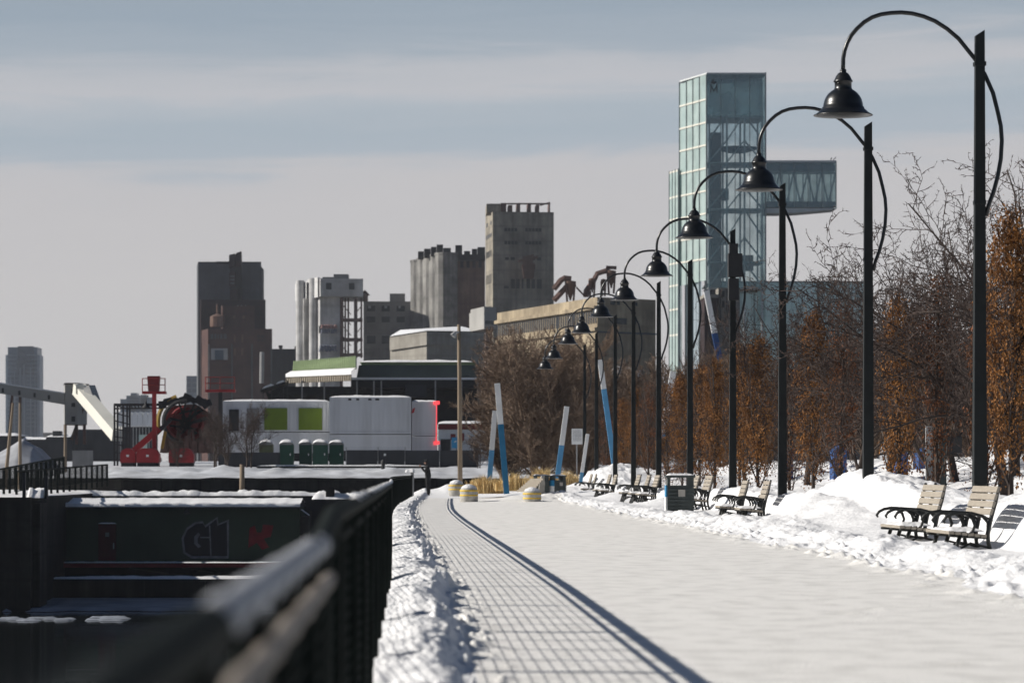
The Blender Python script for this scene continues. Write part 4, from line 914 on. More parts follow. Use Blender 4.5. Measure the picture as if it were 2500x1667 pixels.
D = 242
t = thing('ride_arm', 'long slanting red boom with yellow stripes under the lookout mast', 'boom', (X(312, D), D, GZ))
put('boom', MB().beam(P(306, 1036, D), P(366, 984, D), .55, .42), 'red', t)
put('strut', MB().beam(P(372, 1030, D), P(380, 990, D), .22), 'yel2', t); put('strut', MB().beam(P(360, 995, D), P(392, 962, D), .3), 'steel', t)
D = 238
for a, b, lb in ((276, 311, 'red rounded pod, left one of three behind the fence'), (313, 365, 'red rounded pod, middle and widest of three behind the fence'), (387, 445, 'red rounded pod, right one of three behind the fence')):
    t = thing('red_pod', lb, 'pod', (X(a, D), D, GZ), 'red rounded pods behind the fence'); x0, x1, z0, z1 = X(a, D), X(b, D), Z(1062, D), Z(1029, D)
    pts = [(x0, z0), (x1, z0), (x1, z0 + .55 * (z1 - z0)), (x1 - .18, z1 - .12), (x1 - .4, z1), (x0 + .4, z1), (x0 + .1, z1 - .15), (x0, z0 + .6 * (z1 - z0))]
    put('shell', MB().slab(pts, D, D + 1.6), 'red', t)
    put('badge', MB().box((x0 + x1) / 2 - .1, (x0 + x1) / 2 + .08, D - .03, D - .002, z0 + .4, z0 + .55), 'white', t)
    put('base', MB().box(x0 + .05, x1 - .05, D + .1, D + 1.5, .9, z0 - .005), 'steel', t)
D = 246
t = thing('fairground_ride', 'red and yellow fairground ride with jagged black pieces on top', 'ride', (X(420, D), D, GZ))
cx, cz = X(425, D), Z(968, D); rng = random.Random(16)
mb = MB()
for k in range(9): a = rng.uniform(0, 6.28); mb.tube([(cx + 1.45 * math.cos(a + j * .35) * (1 - .04 * k), D + 1 + .12 * k, cz + 1.35 * math.sin(a + j * .35) * (1 - .04 * k)) for j in range(8)], .17, 5)
put('red_hoops', mb, 'redfar', t)
mb = MB()
for k in range(12): a = rng.uniform(0, 6.28); r_ = rng.uniform(.2, 1.2); x_ = cx + r_ * math.cos(a); z_ = cz + r_ * math.sin(a); mb.box(x_ - rng.uniform(.15, .45), x_ + rng.uniform(.15, .45), D + 1.3 + k * .07, D + 1.6 + k * .07, z_ - rng.uniform(.15, .4), z_ + rng.uniform(.15, .4))
put('red_seats', mb, 'redfar', t)
mb = MB()
for k in range(16): a = rng.uniform(0, 6.28); x_ = cx + 1.5 * math.cos(a); z_ = cz + 1.4 * math.sin(a); mb.beam((x_, D + 1.2, z_), (cx + rng.uniform(-.6, .6), D + 1.2, cz + rng.uniform(-.6, .6)), .14)
put('dark_spokes', mb, 'dark', t)
put('backboard', MB().slab([(cx - 2.0, cz - 2.2), (cx + 1.9, cz - 2.2), (cx + 1.7, cz + .6), (cx + .6, cz + 1.3), (cx - 1.2, cz + 1.2)], D + 2.4, D + 2.8), 'rustiron', t)
mb = MB(); mb.tube([(cx + 1.95 * math.cos(a), D + .3, cz + 1.9 * math.sin(a)) for a in np.linspace(1.9, 3.5, 10)], .17, 6); put('yellow_arc', mb, 'yel2', t)
mb = MB(); mb.tube([(cx + 1.55 * math.cos(a), D + .1, cz + 1.5 * math.sin(a)) for a in np.linspace(1.5, 4.6, 14)], .16, 6); put('black_arc', mb, 'dark', t)
mb = MB(); rng = random.Random(6)
for k in range(16):
    px = 372 + k * 7; py = 925 - 10 * math.sin(k / 15 * PI) + rng.uniform(-4, 6); s = rng.uniform(7, 13); a = rng.uniform(0, 1.5)
    mb.slab([(X(px + s * math.cos(a + j * PI / 2), D), Z(py + s * math.sin(a + j * PI / 2), D)) for j in (0, 3, 2, 1)], D + .1 + k * .02, D + .9 + k * .02)
put('black_pieces', mb, 'dark', t)
mb = MB()
for k in range(10): px = 380 + k * 10; mb.beam(P(px, 1040, D + .5), P(px + rng.uniform(-14, 14), 985, D + .5), .16)
put('legs', mb, 'rustiron', t)
mb = MB()
for k in range(7): px = 372 + k * 17; mb.box(X(px, D), X(px + rng.uniform(8, 15), D), D + .3, D + 1.4, Z(1040, D), Z(1040 - rng.uniform(20, 42), D))
put('crates', mb, 'rustiron', t)
D = 244
t = thing('lattice_scaffold', 'black lattice frame of posts and a long top beam left of the red ride', 'frame', (X(270, D), D, GZ)); mb = MB()
for px in (263, 270, 283, 292, 298): mb.beam(P(px, 1072, D), P(px, 928, D), .13)
for k in range(8): mb.beam(P(263, 930 + k * 18, D), P(298, 940 + k * 17, D), .08)
put('lattice', mb, 'steel', t); mb = MB(); mb.beam(P(262, 929, D), P(372, 929, D), .18); mb.beam(P(262, 938, D), P(372, 937, D), .10)
for k in range(9): mb.beam(P(300 + k * 8, 929, D), P(304 + k * 8, 937, D), .07)
put('beam', mb, 'steel', t)
put('hanging_lamp', MB().lathe([(0, .35), (.06, .3), (.09, .12), (.30, -.12), (0, -.12)], P(335, 932, D - .3), 12).tube([P(335, 925, D - .3), P(336, 914, D - .3), P(340, 908, D - .3)], .04, 5), 'steel', t)
D = 262
t = thing('arched_tent', 'row of white arched tent roofs behind the lattice frame', 'tent', (X(310, D), D, GZ)); mb = MB()
for k in range(7):
    px = 268 + k * 12; mb.slab([(X(px, D), Z(978, D)), (X(px + 11.5, D), Z(978, D)), (X(px + 11.5, D), Z(957, D)), (X(px + 9, D), Z(948, D)), (X(px + 5.5, D), Z(945, D)), (X(px + 2, D), Z(948, D)), (X(px, D), Z(957, D))], D, D + 5)
put('roof', mb, 'contw', t)
mb = MB()
for k in range(12): mb.box(X(268 + k * 7.3, D), X(269.5 + k * 7.3, D), D + .2, D + .3, 1.2, Z(978.3, D))
put('poles', mb, 'galv', t); put('back_wall', MB().box(X(268, D), X(350, D), D + 5.1, D + 5.3, 1.2, Z(976, D)), 'tarp', t)
put('mint_panel', MB().box(X(319, 255), X(338, 255), 255, 255.2, 1.3, Z(998, 255)), 'glassP', None, (X(328, 255), 255, 1.3), label='small mint coloured panel under the red boom', cat='panel')
D = 222
put('notice_board', MB().box(X(166, D), X(213, D), D, D + .3, 1.0, Z(1034, D)), 'greywall', None, (X(190, D), D, 1.0), label='plain grey white board standing behind the footbridge fence', cat='board')
# left heap of snow
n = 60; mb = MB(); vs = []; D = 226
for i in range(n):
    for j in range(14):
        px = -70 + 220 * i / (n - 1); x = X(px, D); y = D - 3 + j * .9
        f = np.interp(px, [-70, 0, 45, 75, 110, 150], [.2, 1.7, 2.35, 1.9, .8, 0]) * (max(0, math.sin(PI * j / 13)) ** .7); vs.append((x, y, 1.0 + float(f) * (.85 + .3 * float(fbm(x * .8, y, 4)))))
M['shadesnow'] = mat('shaded_snow', (.42, .43, .46), .9, .3, .8)  # lowered snow albedo stands in for shade over the heap
put('snow_pile', mb.add(vs, [(i * 14 + j, i * 14 + 14 + j, i * 14 + 15 + j, i * 14 + 1 + j) for i in range(n - 1) for j in range(13)]), 'shadesnow', None, (X(45, D), D, 1.0), smooth=True, label='broad shaded snow heap at the left border behind the footbridge', cat='snow heap')
for px, D, lb in ((18, 205, 'thin tan mast at the left border, left one of the pair'), (46, 207, 'thin tan mast near the left border, right one of the pair'), (150, 215, 'tan timber mast under the conveyor tower')):
    top = 925 if px < 100 else 975
    put('mast', MB().tube([(X(px - (8 if px < 30 else 0), D), D, .0), (X(px + (12 if px < 30 else 0), D), D, Z(top, D))], [.13, .07], 6), 'woodpole', None, (X(px, D), D, .0), label=lb, cat='mast')
sm = tree('small_bare_tree', 'small bare tree with spread limbs before the lime green panels', 'tree', tall, 31, (X(572, 226), 226, 1.1), 3.6, .10, 'bark', 'twig', 'small bare trees on the far bank', (0, 0), 2)
for px, D, s, rz, lb in ((520, 228, .85, 2, 'small bare tree left of the containers in front of the ride'), (495, 224, .95, 4, 'small bare tree with one straight stem left of the white containers'), (408, 236, .6, 1, 'small bare shrub in front of the fairground ride'), (1100, 222, .55, 3, 'small bare shrub below the blue notice')):
    dup(sm, (X(px, D), D, 1.0), rz, lb, (s, s, s))
put('fire_hydrant', MB().lathe([(.12, 0), (.12, .45), (.16, .47), (.14, .6), (.05, .7), (0, .7)], (X(880, 217), 217, 1.25), 10), 'steel', None, (X(880, 217), 217, 1.25), label='small dark hydrant on the snow ridge of the far bank', cat='hydrant')

# ------------------------------------------------------------------ distant buildings
def face_win(parent, A, B, cols, rows, m='window', pre='window', th=.12, off=.05):
    # A, B: plan points of the facade (left, right); cols [(f0,f1)], rows [(z0,z1)]
    a = Vector((A[0], A[1], 0)); b = Vector((B[0], B[1], 0)); d = (b - a); n = Vector((d.y, -d.x, 0)).normalized()
    for z0, z1 in rows:
        for f0, f1 in cols:
            p = a + d * f0 + n * off; q = a + d * f1 + n * off; p2 = p - n * (off - .004); q2 = q - n * (off - .004)
            put(pre, MB().prism([(p.x, p.y), (q.x, q.y), (q2.x, q2.y), (p2.x, p2.y)], z0, z1), m, parent)
def pp(px, D): return (X(px, D), D)
def block(name, foot, y_top, Dtop, m, parent, z0=.5):
    return put(name, MB().prism([pp(*f) for f in foot], z0, Z(y_top, Dtop)), m, parent)
zz = lambda D, *ys: [(Z(b, D), Z(a, D)) for a, b in ys]

# concrete head house
D = 800
t = thing('grain_elevator', 'tall weathered concrete grain tower with dark window bands and a broken roof line', 'building', (X(1200, D), D, .5))
FL, FC, FR = (1115, 815), (1132, D), (1272, 802)
block('wall', [FL, FC, FR, (1262, 822)], 486, D, 'oldconc', t)
zr = Z(486, D)
put('parapet', MB().box(X(1116, 812), X(1148, 812), 803.5, 816, zr + .01, Z(465, D)), 'oldconc', t)
mb = MB(); 
for a, b, y in ((1152, 1164, 464), (1168, 1178, 468), (1188, 1196, 464), (1213, 1221, 463), (1232, 1240, 467), (1262, 1265, 464)): mb.box(X(a, D), X(b, D), 804, 812, zr + .01, Z(y, D))
mb.beam(P(1150, 468, 806), P(1264, 468, 806), .35); mb.beam(P(1240, 472, 806), P(1263, 465, 806), .3)
put('roof_stack', mb, 'rustiron', t)
A, B = pp(*FC), pp(*FR); cols = [(f, f + .045) for f in (.19, .245, .30, .355)] + [(f, f + .045) for f in (.53, .585, .64, .695, .75)]
face_win(t, A, B, cols, zz(D, (523, 531), (553, 561)), 'window')
face_win(t, A, B, [(.20, .26), (.29, .36), (.53, .58), (.63, .69), (.72, .79)], zz(D, (590, 597)), 'window')
face_win(t, A, B, [(.30, .36), (.38, .44), (.47, .5), (.55, .61), (.63, .69), (.72, .8)], zz(D, (640, 662)), 'window')
face_win(t, A, B, [(.18, .26)], zz(D, (656, 662)), 'window')
face_win(t, pp(*FL), pp(*FC), [(.12, .24), (.28, .36), (.70, .84)], zz(D, (505, 514)), 'window')
face_win(t, pp(*FL), pp(*FC), [(.10, .22), (.28, .42), (.48, .62), (.70, .84)], zz(D, (533, 542), (572, 586)), 'window')
face_win(t, pp(*FL), pp(*FC), [(.12, .2), (.3, .38), (.5, .58), (.7, .8)], zz(D, (626, 648), (700, 720)), 'window')
mb = MB()
for px in (1203, 1224): mb.slab([(X(px - 5, D), Z(612, D)), (X(px - 1, D), Z(640, D)), (X(px + 1, D), Z(640, D)), (X(px + 5, D), Z(612, D)), (X(px + 3, D), Z(606, D)), (X(px - 3, D), Z(606, D))], D - 3, D - .5)
mb.beam(P(1190, 600, D - 2), P(1236, 590, D - 2), .6); mb.beam(P(1213, 640, D - 2), P(1213, 596, D - 2), 2.2, 1.2); mb.beam(P(1200, 592, D - 2), P(1226, 586, D - 2), .5)
put('loading_hopper', mb, 'rust', t)
# silo row
D = 850
t = thing('grain_silos', 'row of tall ribbed grain silos with rusty block and crate like roof boxes', 'building', (X(1000, D), D, .5))
r = 25.8 / FD * D
for k in range(5):
    Dk = D + k * 7; px = 1025 - 14.3 * k; y = 586 + k * 4
    xk = X(px, Dk); so_ = put('silo', MB().prism([(xk - r, Dk - 1.2), (xk - r * .70, Dk - 3.6), (xk - r * .3, Dk - 4.3), (xk + r * .5, Dk - 4.1), (xk + r, Dk - 2.6), (xk + r, Dk + 3), (xk - r, Dk + 3)], .5, Z(y, Dk)), 'silo', t); put('rim', MB().prism([(xk - r - .12, Dk - 1.2), (xk - r * .70, Dk - 3.8), (xk - r * .3, Dk - 4.5), (xk + r * .5, Dk - 4.3), (xk + r + .1, Dk - 2.7), (xk + r + .1, Dk + 3), (xk - r - .12, Dk + 3)], Z(y, Dk) + .01, Z(y, Dk) + .45), 'silo', so_)
mb = MB()
for a, b, y0, y1, dd in ((960, 974, 573, 590, 8), (974, 990, 568, 588, 6), (990, 1003, 565, 586, 4), (1003, 1018, 561, 585, 2), (1018, 1036, 570, 585, 0), (1046, 1062, 563, 590, 1)): mb.box(X(a, D), X(b, D) - .05, D - 1 + dd, D + 2 + dd, Z(y1, D), Z(y0, D))
put('roof_box', mb, 'dark', t)
block('rust_block', [(1051, 848), (1114, 848), (1114, 866), (1051, 866)], 600, 848, 'rust', t)
mb = MB(); mb.box(X(1052, D), X(1114, D), 847, 866.5, Z(600, D) + .02, Z(586, D))
for a, b, y in ((1046, 1060, 565), (1066, 1080, 577), (1084, 1096, 572), (1097, 1114, 568)): mb.box(X(a, D), X(b, D), 849, 853, Z(586, D) + .01, Z(y, D))
put('roof_gallery', mb, 'dark', t)
mb = MB()
for px in (1057, 1071, 1085, 1099): mb.box(X(px, D), X(px + 7, D), 847.6, 847.95, Z(616, D), Z(600, D))
put('opening', mb, 'dark', t)
D = 690
t = thing('white_shed', 'pale low warehouse with snowy sloping roof edge below the silos', 'building', (X(1000, D), D, .5))
put('wall', MB().prism([pp(896, 705), pp(980, 690), pp(1110, 700), pp(1060, 730)], .5, Z(775, 700)), 'shed', t)
mb = MB(); vs = [P(895, 775, 704), P(980, 762, 689), P(1112, 764, 699), P(1060, 752, 730), P(920, 760, 730)]; mb.add(vs + [(v[0], v[1], v[2] - 2.6) for v in vs], [(0, 1, 2, 3, 4), (9, 8, 7, 6, 5)] + [(i, 5 + i, 5 + (i + 1) % 5, (i + 1) % 5) for i in range(5)]); put('roof', mb, 'shed', t)
mb = MB(); mb.add([(v[0], v[1], v[2] + .25) for v in vs], [(0, 1, 2, 3, 4)]); put('snow_cover', mb, 'snowfar', t)
D = 640
t = thing('conveyor_house', 'pale box house hung on a column beside the concrete tower', 'building', (X(1110, D), D, .5))
block('cabin', [(1081, 652), (1112, D), (1140, 643), (1120, 656)], 704, D, 'gallery', t, Z(755, D))
block('annex', [(1078, 660), (1094, 651), (1100, 653), (1095, 664)], 714, 650, 'gallery', t, Z(748, D))
face_win(t, pp(1112, D), pp(1140, 643), [(.1, .8)], zz(D, (736, 744))); put('leg', MB().box(X(1116, D), X(1132, D), D + 3, D + 8, .5, Z(755, D) - .01), 'rust', t)
# tan long building
t = thing('tan_warehouse', 'long tan concrete warehouse with a toothed cornice, its sunless end grey', 'building', (X(1370, 480), 480, .5))
a, b, c = (1142, 528), (1372, 480), (1506, 488)
block('wall', [a, b, c, (1290, 540)], 682, 480, 'tanwall', t)
put('end_wall', MB().prism([(X(1372, 480) + .05, 479.9), (X(1506, 488), 487.9), (X(1506, 488), 488.0), (X(1372, 480) + .05, 480.0)], .5, Z(677, 480)), 'concdark', t) if False else None
A, B = pp(*a), pp(*b); zt = Z(682, 480)
face_win(t, A, B, [(i / 46 + .004, i / 46 + .016) for i in range(46)], [(zt - 3.6, zt - 1.9)], 'window', 'slot', off=.08)
face_win(t, A, B, [(0, 1)], [(zt - 1.7, zt - 1.2)], 'tanwall', 'cornice', off=.5); face_win(t, A, B, [(0, 1)], [(zt - 4.7, zt - 4.2)], 'tanwall', 'cornice', off=.4)
face_win(t, A, B, [(f, f + .012) for f in (.62, .70, .78, .86)], zz(480, (700, 750)), 'window')
A, B = pp(*b), pp(*c)
face_win(t, A, B, [(.22, .30), (.33, .38), (.62, .68)], zz(480, (690, 698)), 'window'); face_win(t, A, B, [(.26, .5), (.58, .66)], zz(480, (728, 742)), 'window')
face_win(t, A, B, [(0, 1)], zz(480, (760, 764)), 'greyblock', 'ledge', off=.25)
put('snow_cap', MB().snow(X(1404, 470), X(1476, 470), 470, 474, Z(864, 470), 1.4, 30, 8, 3, 2), 'snow', t, smooth=True)
put('annex', MB().box(X(1300, 470), X(1506, 470), 471, 476, .5, Z(868, 470)), 'concdark', t)
t = thing('loading_tower', 'single rusty cone hopper on the tan warehouse roof beside the concrete tower', 'hopper', (X(1300, 520), 520, zt), 'rusty loading legs on the warehouse roof'); D = 520
def hopper(t, px, y0, y1, w, D):
    mb = MB().lathe([(.1, Z(y1, D)), (w * D / FD * .25, Z(y1 - 6, D)), (w * D / FD, Z(y0 + 6, D)), (w * D / FD, Z(y0, D)), (0, Z(y0 - 2, D))], (X(px, D), D, 0), 12); put('hopper', mb, 'rust', t)
    mb = MB()
    for s in (-1, 1): mb.beam(P(px + s * w * .8, y0 + 4, D - .6), P(px + s * w * .5, y1 + 12, D - .6), .3)
    put('leg', mb, 'rustiron', t)
hopper(t, 1310, 646, 690, 13, D)
mb = MB(); mb.tube([P(1272, 664, D), P(1288, 644, D), P(1296, 639, D), P(1312, 641, D)], .5, 6); mb.tube([P(1272, 690, D), P(1300, 660, D), P(1322, 652, D)], .5, 6); mb.beam(P(1324, 660, D), P(1345, 682, D), .25); put('chute', mb, 'rustiron', t)
t = thing('loading_tower', 'cluster of rusty cone hoppers on the tan warehouse roof behind the lamp arcs', 'hopper', (X(1380, 520), 520, zt), 'rusty loading legs on the warehouse roof')
hopper(t, 1360, 640, 672, 8, D); hopper(t, 1386, 642, 668, 6, D); hopper(t, 1404, 622, 662, 11, D)
mb = MB(); mb.tube([P(1346, 682, D), P(1347, 668, D), P(1356, 655, D)], .45, 6); mb.tube([P(1362, 648, D), P(1372, 628, D), P(1392, 622, D), P(1402, 626, D)], .45, 6); mb.beam(P(1392, 614, D), P(1416, 615, D), .5); put('chute', mb, 'rustiron', t)

# grey gridded building and white tower
D = 880
t = thing('grey_mill', 'grey abandoned mill with a grid of broken windows and a small roof block', 'building', (X(890, D), D, .5))
block('wall', [(835, D), (950, D), (950, 900), (835, 900)], 692, D, 'greywall', t)
put('roof_block', MB().box(X(895, D), X(930, D), D + 2, D + 9, Z(692, D) + .01, Z(673, D)), 'greywall', t)
cols = [(f, f + .165) for f in (.07, .36, .66)] + [(.94, .995)]
face_win(t, pp(835, D), pp(950, D), cols, zz(D, (702, 715), (727, 740)), 'window'); face_win(t, pp(835, D), pp(950, D), [(.09, .15), (.42, .47), (.70, .74), (.95, .98)], zz(D, (702, 708)), 'winsky', 'pane', off=.1)
face_win(t, pp(835, D), pp(950, D), [(.07, .24), (.36, .53), (.66, .83)], zz(D, (771, 789)), 'window')
put('roof_vent', MB().lathe([(.8, 0), (.8, 1.5), (1.4, 1.6), (0, 3)], (X(838, D), D + 1, Z(692, D)), 8), 'rustiron', t)
D = 860
t = thing('white_silo_tower', 'white silo tower with overhanging top storey, open steel frame and faded graffiti', 'building', (X(760, D), D, .5))
put('wall', MB().prism([pp(680, 880), pp(697, 868), pp(697.01, 866), pp(712, 870), pp(735, D), pp(785, D), pp(785, 880)], .5, Z(682, D)), 'tower', t)
for px, Dk in ((690, 872), (720, 865)): put('column', MB().lathe([(9.5 / FD * Dk, .5), (9.5 / FD * Dk, Z(640 if px > 700 else 645, Dk))], (X(px, Dk), Dk - 2, 0), 14), 'tower', t)
head = put('head_house', MB().prism([pp(683, 882), pp(736, D - 3), pp(834, D - 2), pp(834, 884)], Z(682, D) + .02, Z(641, D)), 'tower', t)
put('bay', MB().prism([pp(678, 880), pp(704, 868), pp(704, 884)], Z(685, 868), Z(646, 868)), 'tower', t); put('bay', MB().prism([pp(706, 870), pp(730, 858), pp(740, 866)], Z(684, 862), Z(638, 862)), 'tower', t)
face_win(head, pp(736, D - 3), pp(834, D - 2), [(.13, .26), (.67, .80)], zz(D, (651, 666)), 'window')
put('roof_plant', MB().box(X(766, D), X(800, D), D + 1, D + 8, Z(641, D) + .01, Z(629, D)).box(X(740, D), X(766, D) - .1, D + 2, D + 7, Z(641, D) + .01, Z(635, D)), 'greyblock', t)
mb = MB()
for px in (787, 793, 800, 815, 819, 830): mb.beam(P(px, 684, D + 1 + px % 3), P(px, 822, D + 1 + px % 3), .45)
for py in (735, 780, 815): mb.beam(P(786, py, D + 1), P(833, py, D + 1), .9)
for k in range(5): mb.beam(P(787, 700 + k * 24, D + 2), P(806, 722 + k * 24, D + 2), .22); mb.beam(P(815, 722 + k * 24, D + 2), P(832, 700 + k * 24, D + 2), .22)
put('steel_frame', mb, 'rustiron', t); put('lift_shaft', MB().box(X(781, D), X(786.5, D), D - .4, D + 6, .5, Z(684, D)), 'rustiron', t)
M['graffaded'] = mat('faded_graffiti', (.38, .22, .21), .9, .3, .6); M['grafblue'] = mat('faded_blue_graffiti', (.22, .24, .31), .9, .35, .8)
def scribble(px0_, px1, y0, y1, m, n, seed):
    rng = random.Random(seed); mb = MB(); w = (px1 - px0_) / n
    for i in range(n):
        a = px0_ + i * w; s = [P(a + rng.uniform(0, w * .3), y1, D - .5), P(a + w * rng.uniform(.1, .5), (y0 + y1) / 2 + rng.uniform(-3, 3), D - .5), P(a + w * .4, y0, D - .5), P(a + w * .8, y0 + rng.uniform(0, 3), D - .5), P(a + w * .7, (y0 + y1) / 2, D - .5), P(a + w * .9, y1 - rng.uniform(0, 3), D - .5)]
        mb.tube(s, .22, 4)
    put('graffiti', mb, m, t)
scribble(736, 774, 746, 754, 'graffaded', 5, 1); scribble(736, 774, 755, 766, 'grafblue', 5, 2); scribble(733, 774, 792, 808, 'grafblue', 5, 3)
face_win(t, pp(735, D), pp(785, D), [(-.05, .06)], zz(D, (748, 765)), 'window')
# brick brewery
D = 900
t = thing('brick_brewery', 'dark stepped brick brewery with a grey tower behind and a vertical rooftop sign column', 'building', (X(540, D), D, .5))
block('grey_tower', [(452, 930), (455, 912), (600, 912), (600, 935)], 601, 912, 'greyblock', t)
put('roof_gap', MB().box(X(497, 912), X(527, 912), 911.6, 911.95, Z(606, 912), Z(601, 912) + .05), 'dark', t)
put('tower_edge', MB().box(X(600, 912), X(601, 912), 912, 925, Z(690, 912), Z(613, 912)), 'dark', t)
block('dark_block', [(459, 915), (461, 906), (610, 906), (610, 925)], 688, 906, 'brickdk', t)
block('middle_block', [(508, 903), (511, 902), (585, 902), (585, 905.9), (508, 905.9)], 702, 902, 'brick', t)
block('stepped_wall', [(463, 906), (478, 896), (625, 896), (625, 905.9)], 755, 896, 'brick', t)
Dw = 896
put('pilaster', MB().box(X(478, Dw), X(481.5, Dw), Dw - .7, Dw - .01, .5, Z(790, Dw)), 'greywall', t)
for px in (531.5, 577.5, 622): put('pilaster', MB().box(X(px, Dw), X(px + 3, Dw), Dw - .7, Dw - .01, .5, Z(790, Dw)), 'greyblock', t)
win = put('window', MB().box(X(485, Dw), X(523, Dw), Dw - .5, Dw - .01, Z(826, Dw), Z(800, Dw)), 'winsky', t)
put('pane', MB().box(X(494, Dw), X(514, Dw), Dw - .8, Dw - .51, Z(826, Dw), Z(804, Dw)), 'blueglass2', win)
for px, w_ in ((484, 6), (493, 4), (500, 3), (506, 5), (514, 7)): put('sign_letter', MB().box(X(px, Dw), X(px + w_, Dw), Dw - .35, Dw - .01, Z(778, Dw), Z(767, Dw)), 'greyblock', t)
face_win(t, pp(478, Dw), pp(625, Dw), [(.40, .435), (.515, .55)], zz(Dw, (768, 786), (800, 816)), 'rust'); face_win(t, pp(478, Dw), pp(625, Dw), [(.77, .81), (.83, .875)], zz(Dw, (770, 775), (780, 783)), 'window')
face_win(t, pp(511, 902), pp(585, 902), [(.32, .40), (.62, .70)], zz(902, (724, 731)), 'rust'); face_win(t, pp(461, 906), pp(610, 906), [(.565, .58), (.62, .64), (.685, .70)], zz(906, (701, 706)), 'winsky')
D = 903
put('small_tank', MB().lathe([(1.9, Z(752, D)), (1.9, Z(728, D)), (.3, Z(722, D)), (.25, Z(700, D)), (0, Z(700, D))], (X(501, D), D - 3.5, 0), 12), 'rust', t)
col = put('sign_column', MB().box(X(527, 905), X(553, 905), 907, 911, Z(690, 905), Z(583, 905)), 'dark', t)
mb = MB()
for a, b, y0, y1 in ((526, 539, 583, 614), (542, 554, 578, 612), (526, 541, 624, 658), (529, 545, 664, 690)): mb.slab([(X(a, 904), Z(y1, 904)), (X(b, 904), Z(y1 - 3, 904)), (X(b, 904), Z(y0 - 1, 904)), (X(a, 904), Z(y0 + 3, 904))], 904, 906.9)
put('sign_box', mb, 'brickdk', col)
mb = MB()
for py in (632, 640, 648): mb.box(X(528, 903), X(538, 903), 903.6, 903.95, Z(py + 4, 903), Z(py, 903))
put('sign_letter', mb, 'greyblock', col)
mb = MB()
for px in (577, 589): mb.beam(P(px, 613, 914), P(px, 606, 914), .4); mb.beam(P(px - 3, 607, 914), P(px + 4, 607, 914), .3)
put('antenna', mb, 'steel', t)
put('steel_chimney', MB().tube([P(601, 880, 700), P(602, 808, 700)], .45, 8), 'galv', None, P(601, 880, 700), label='thin silvery chimney pipe before the brick brewery', cat='chimney')
D = 940
t = thing('dark_warehouse', 'dark blue grey warehouse between the brewery and the white tower', 'building', (X(650, D), D, .5)); block('wall', [(624, D), (690, D), (690, 960), (624, 960)], 801, D, 'tarp', t)
put('roof_vent', MB().box(X(641, D), X(646, D), D + 2, D + 4, Z(801, D) + .01, Z(794, D)).box(X(639, D), X(648, D), D + 2.2, D + 3.8, Z(794, D) - .5, Z(792, D)), 'steel', t); put('roof_vent', MB().box(X(676, D), X(679, D), D + 2, D + 3, Z(801, D) + .01, Z(794, D)), 'steel', t)
# far blue towers
def tower(px0_, px1, y, D, label, name='apartment_tower', floors=16, dep=22):
    t = thing(name, label, 'building', (X(px0_, D), D, .5), 'far bluish towers'); x0, x1 = X(px0_, D), X(px1, D)
    put('wall', MB().box(x0, x1, D, D + dep, .5, Z(y, D)), 'blueglass', t); return t, x0, x1
D = 1900
t, x0, x1 = tower(18, 86, 797, D, 'far bluish glass apartment tower behind the conveyor at the left border')
put('dark_face', MB().box(X(41, D), X(78, D), D - .6, D - .02, Z(860, D), Z(795, D)), 'blueglass2', t)
put('wing', MB().box(X(12, D), x0 - .02, D + 2, D + 16, .5, Z(815, D)), 'bluepale', t); put('wing', MB().box(x1 + .02, X(92, D), D - 2, D + 16, .5, Z(815, D)), 'bluepale', t)
for i in range(18):
    zf = Z(815 + i * 9.6, D); put('balcony', MB().box(X(12.5, D), X(40, D), D - .9, D - .05, zf - .35, zf), 'bluepale', t); put('balcony', MB().box(X(62, D), X(91, D), D - 3.0, D - 2.05, zf - .35, zf), 'bluepale', t)
for px in (24, 33, 46, 55, 70, 80): put('mullion', MB().box(X(px, D), X(px + 2.6, D), D - 1.4, D - .95, .5, Z(862 - (px % 4) * 9, D)), 'bluepale', t)
D = 2100
t, x0, x1 = tower(428, 454, 863, D, 'far small bluish tower left of the brick brewery', floors=4)
for k in range(3):
    for j in range(2): put('window', MB().box(X(430 + j * 12, D), X(439 + j * 12, D), D - .5, D - .02, Z(877 + k * 12, D), Z(868 + k * 12, D)), 'blueglass2', t)
D = 2300
t = thing('apartment_block', 'far bluish stepped apartment block right of the conveyor tube', 'building', (X(310, D), D, .5), 'far bluish towers'); mb = MB()
for a, b, y in ((290, 322, 908), (300, 314, 902), (276, 289.8, 916), (322.2, 350, 912), (322.2, 336, 906)): mb.box(X(a, D), X(b, D), D + (a % 5), D + 20 + (a % 3), .5, Z(y, D))
put('wall', mb, 'blueglass', t)
for k in range(3): put('window_band', MB().box(X(292, D), X(320, D), D - .5 + 0, D - .02, Z(916 + k * 6, D), Z(913 + k * 6, D)), 'blueglass2', t)
D = 620
t = thing('grey_shed', 'low grey shed row below the far tower at the left border', 'building', (X(60, D), D, .5)); mb = MB()
for a, b, y in ((-60, 40, 1000), (40.2, 105, 1008), (105.2, 165, 1003), (165.2, 262, 985)): mb.box(X(a, D), X(b, D), D + a % 7, D + 20, .5, Z(y, D))
put('wall', mb, 'tarp', t); mb = MB()
for a, b, y in ((-60, 40, 1000), (40.2, 105, 1008), (105.2, 165, 1003)): mb.snow(X(a, D), X(b, D), D + a % 7 - .05, D + 19.9, Z(y, D) + .01, .45, 20, 6, 3, 3)
put('snow_cover', mb, 'snowfar', t, smooth=True); put('roof_unit', MB().box(X(118, D), X(136, D), D + 2, D + 6, Z(1003, D), Z(989, D)), 'steel', t)
put('roof_unit', MB().box(X(88, D), X(120, D), D + 8, D + 14, Z(1006, D), Z(992, D)), 'greywall', t)
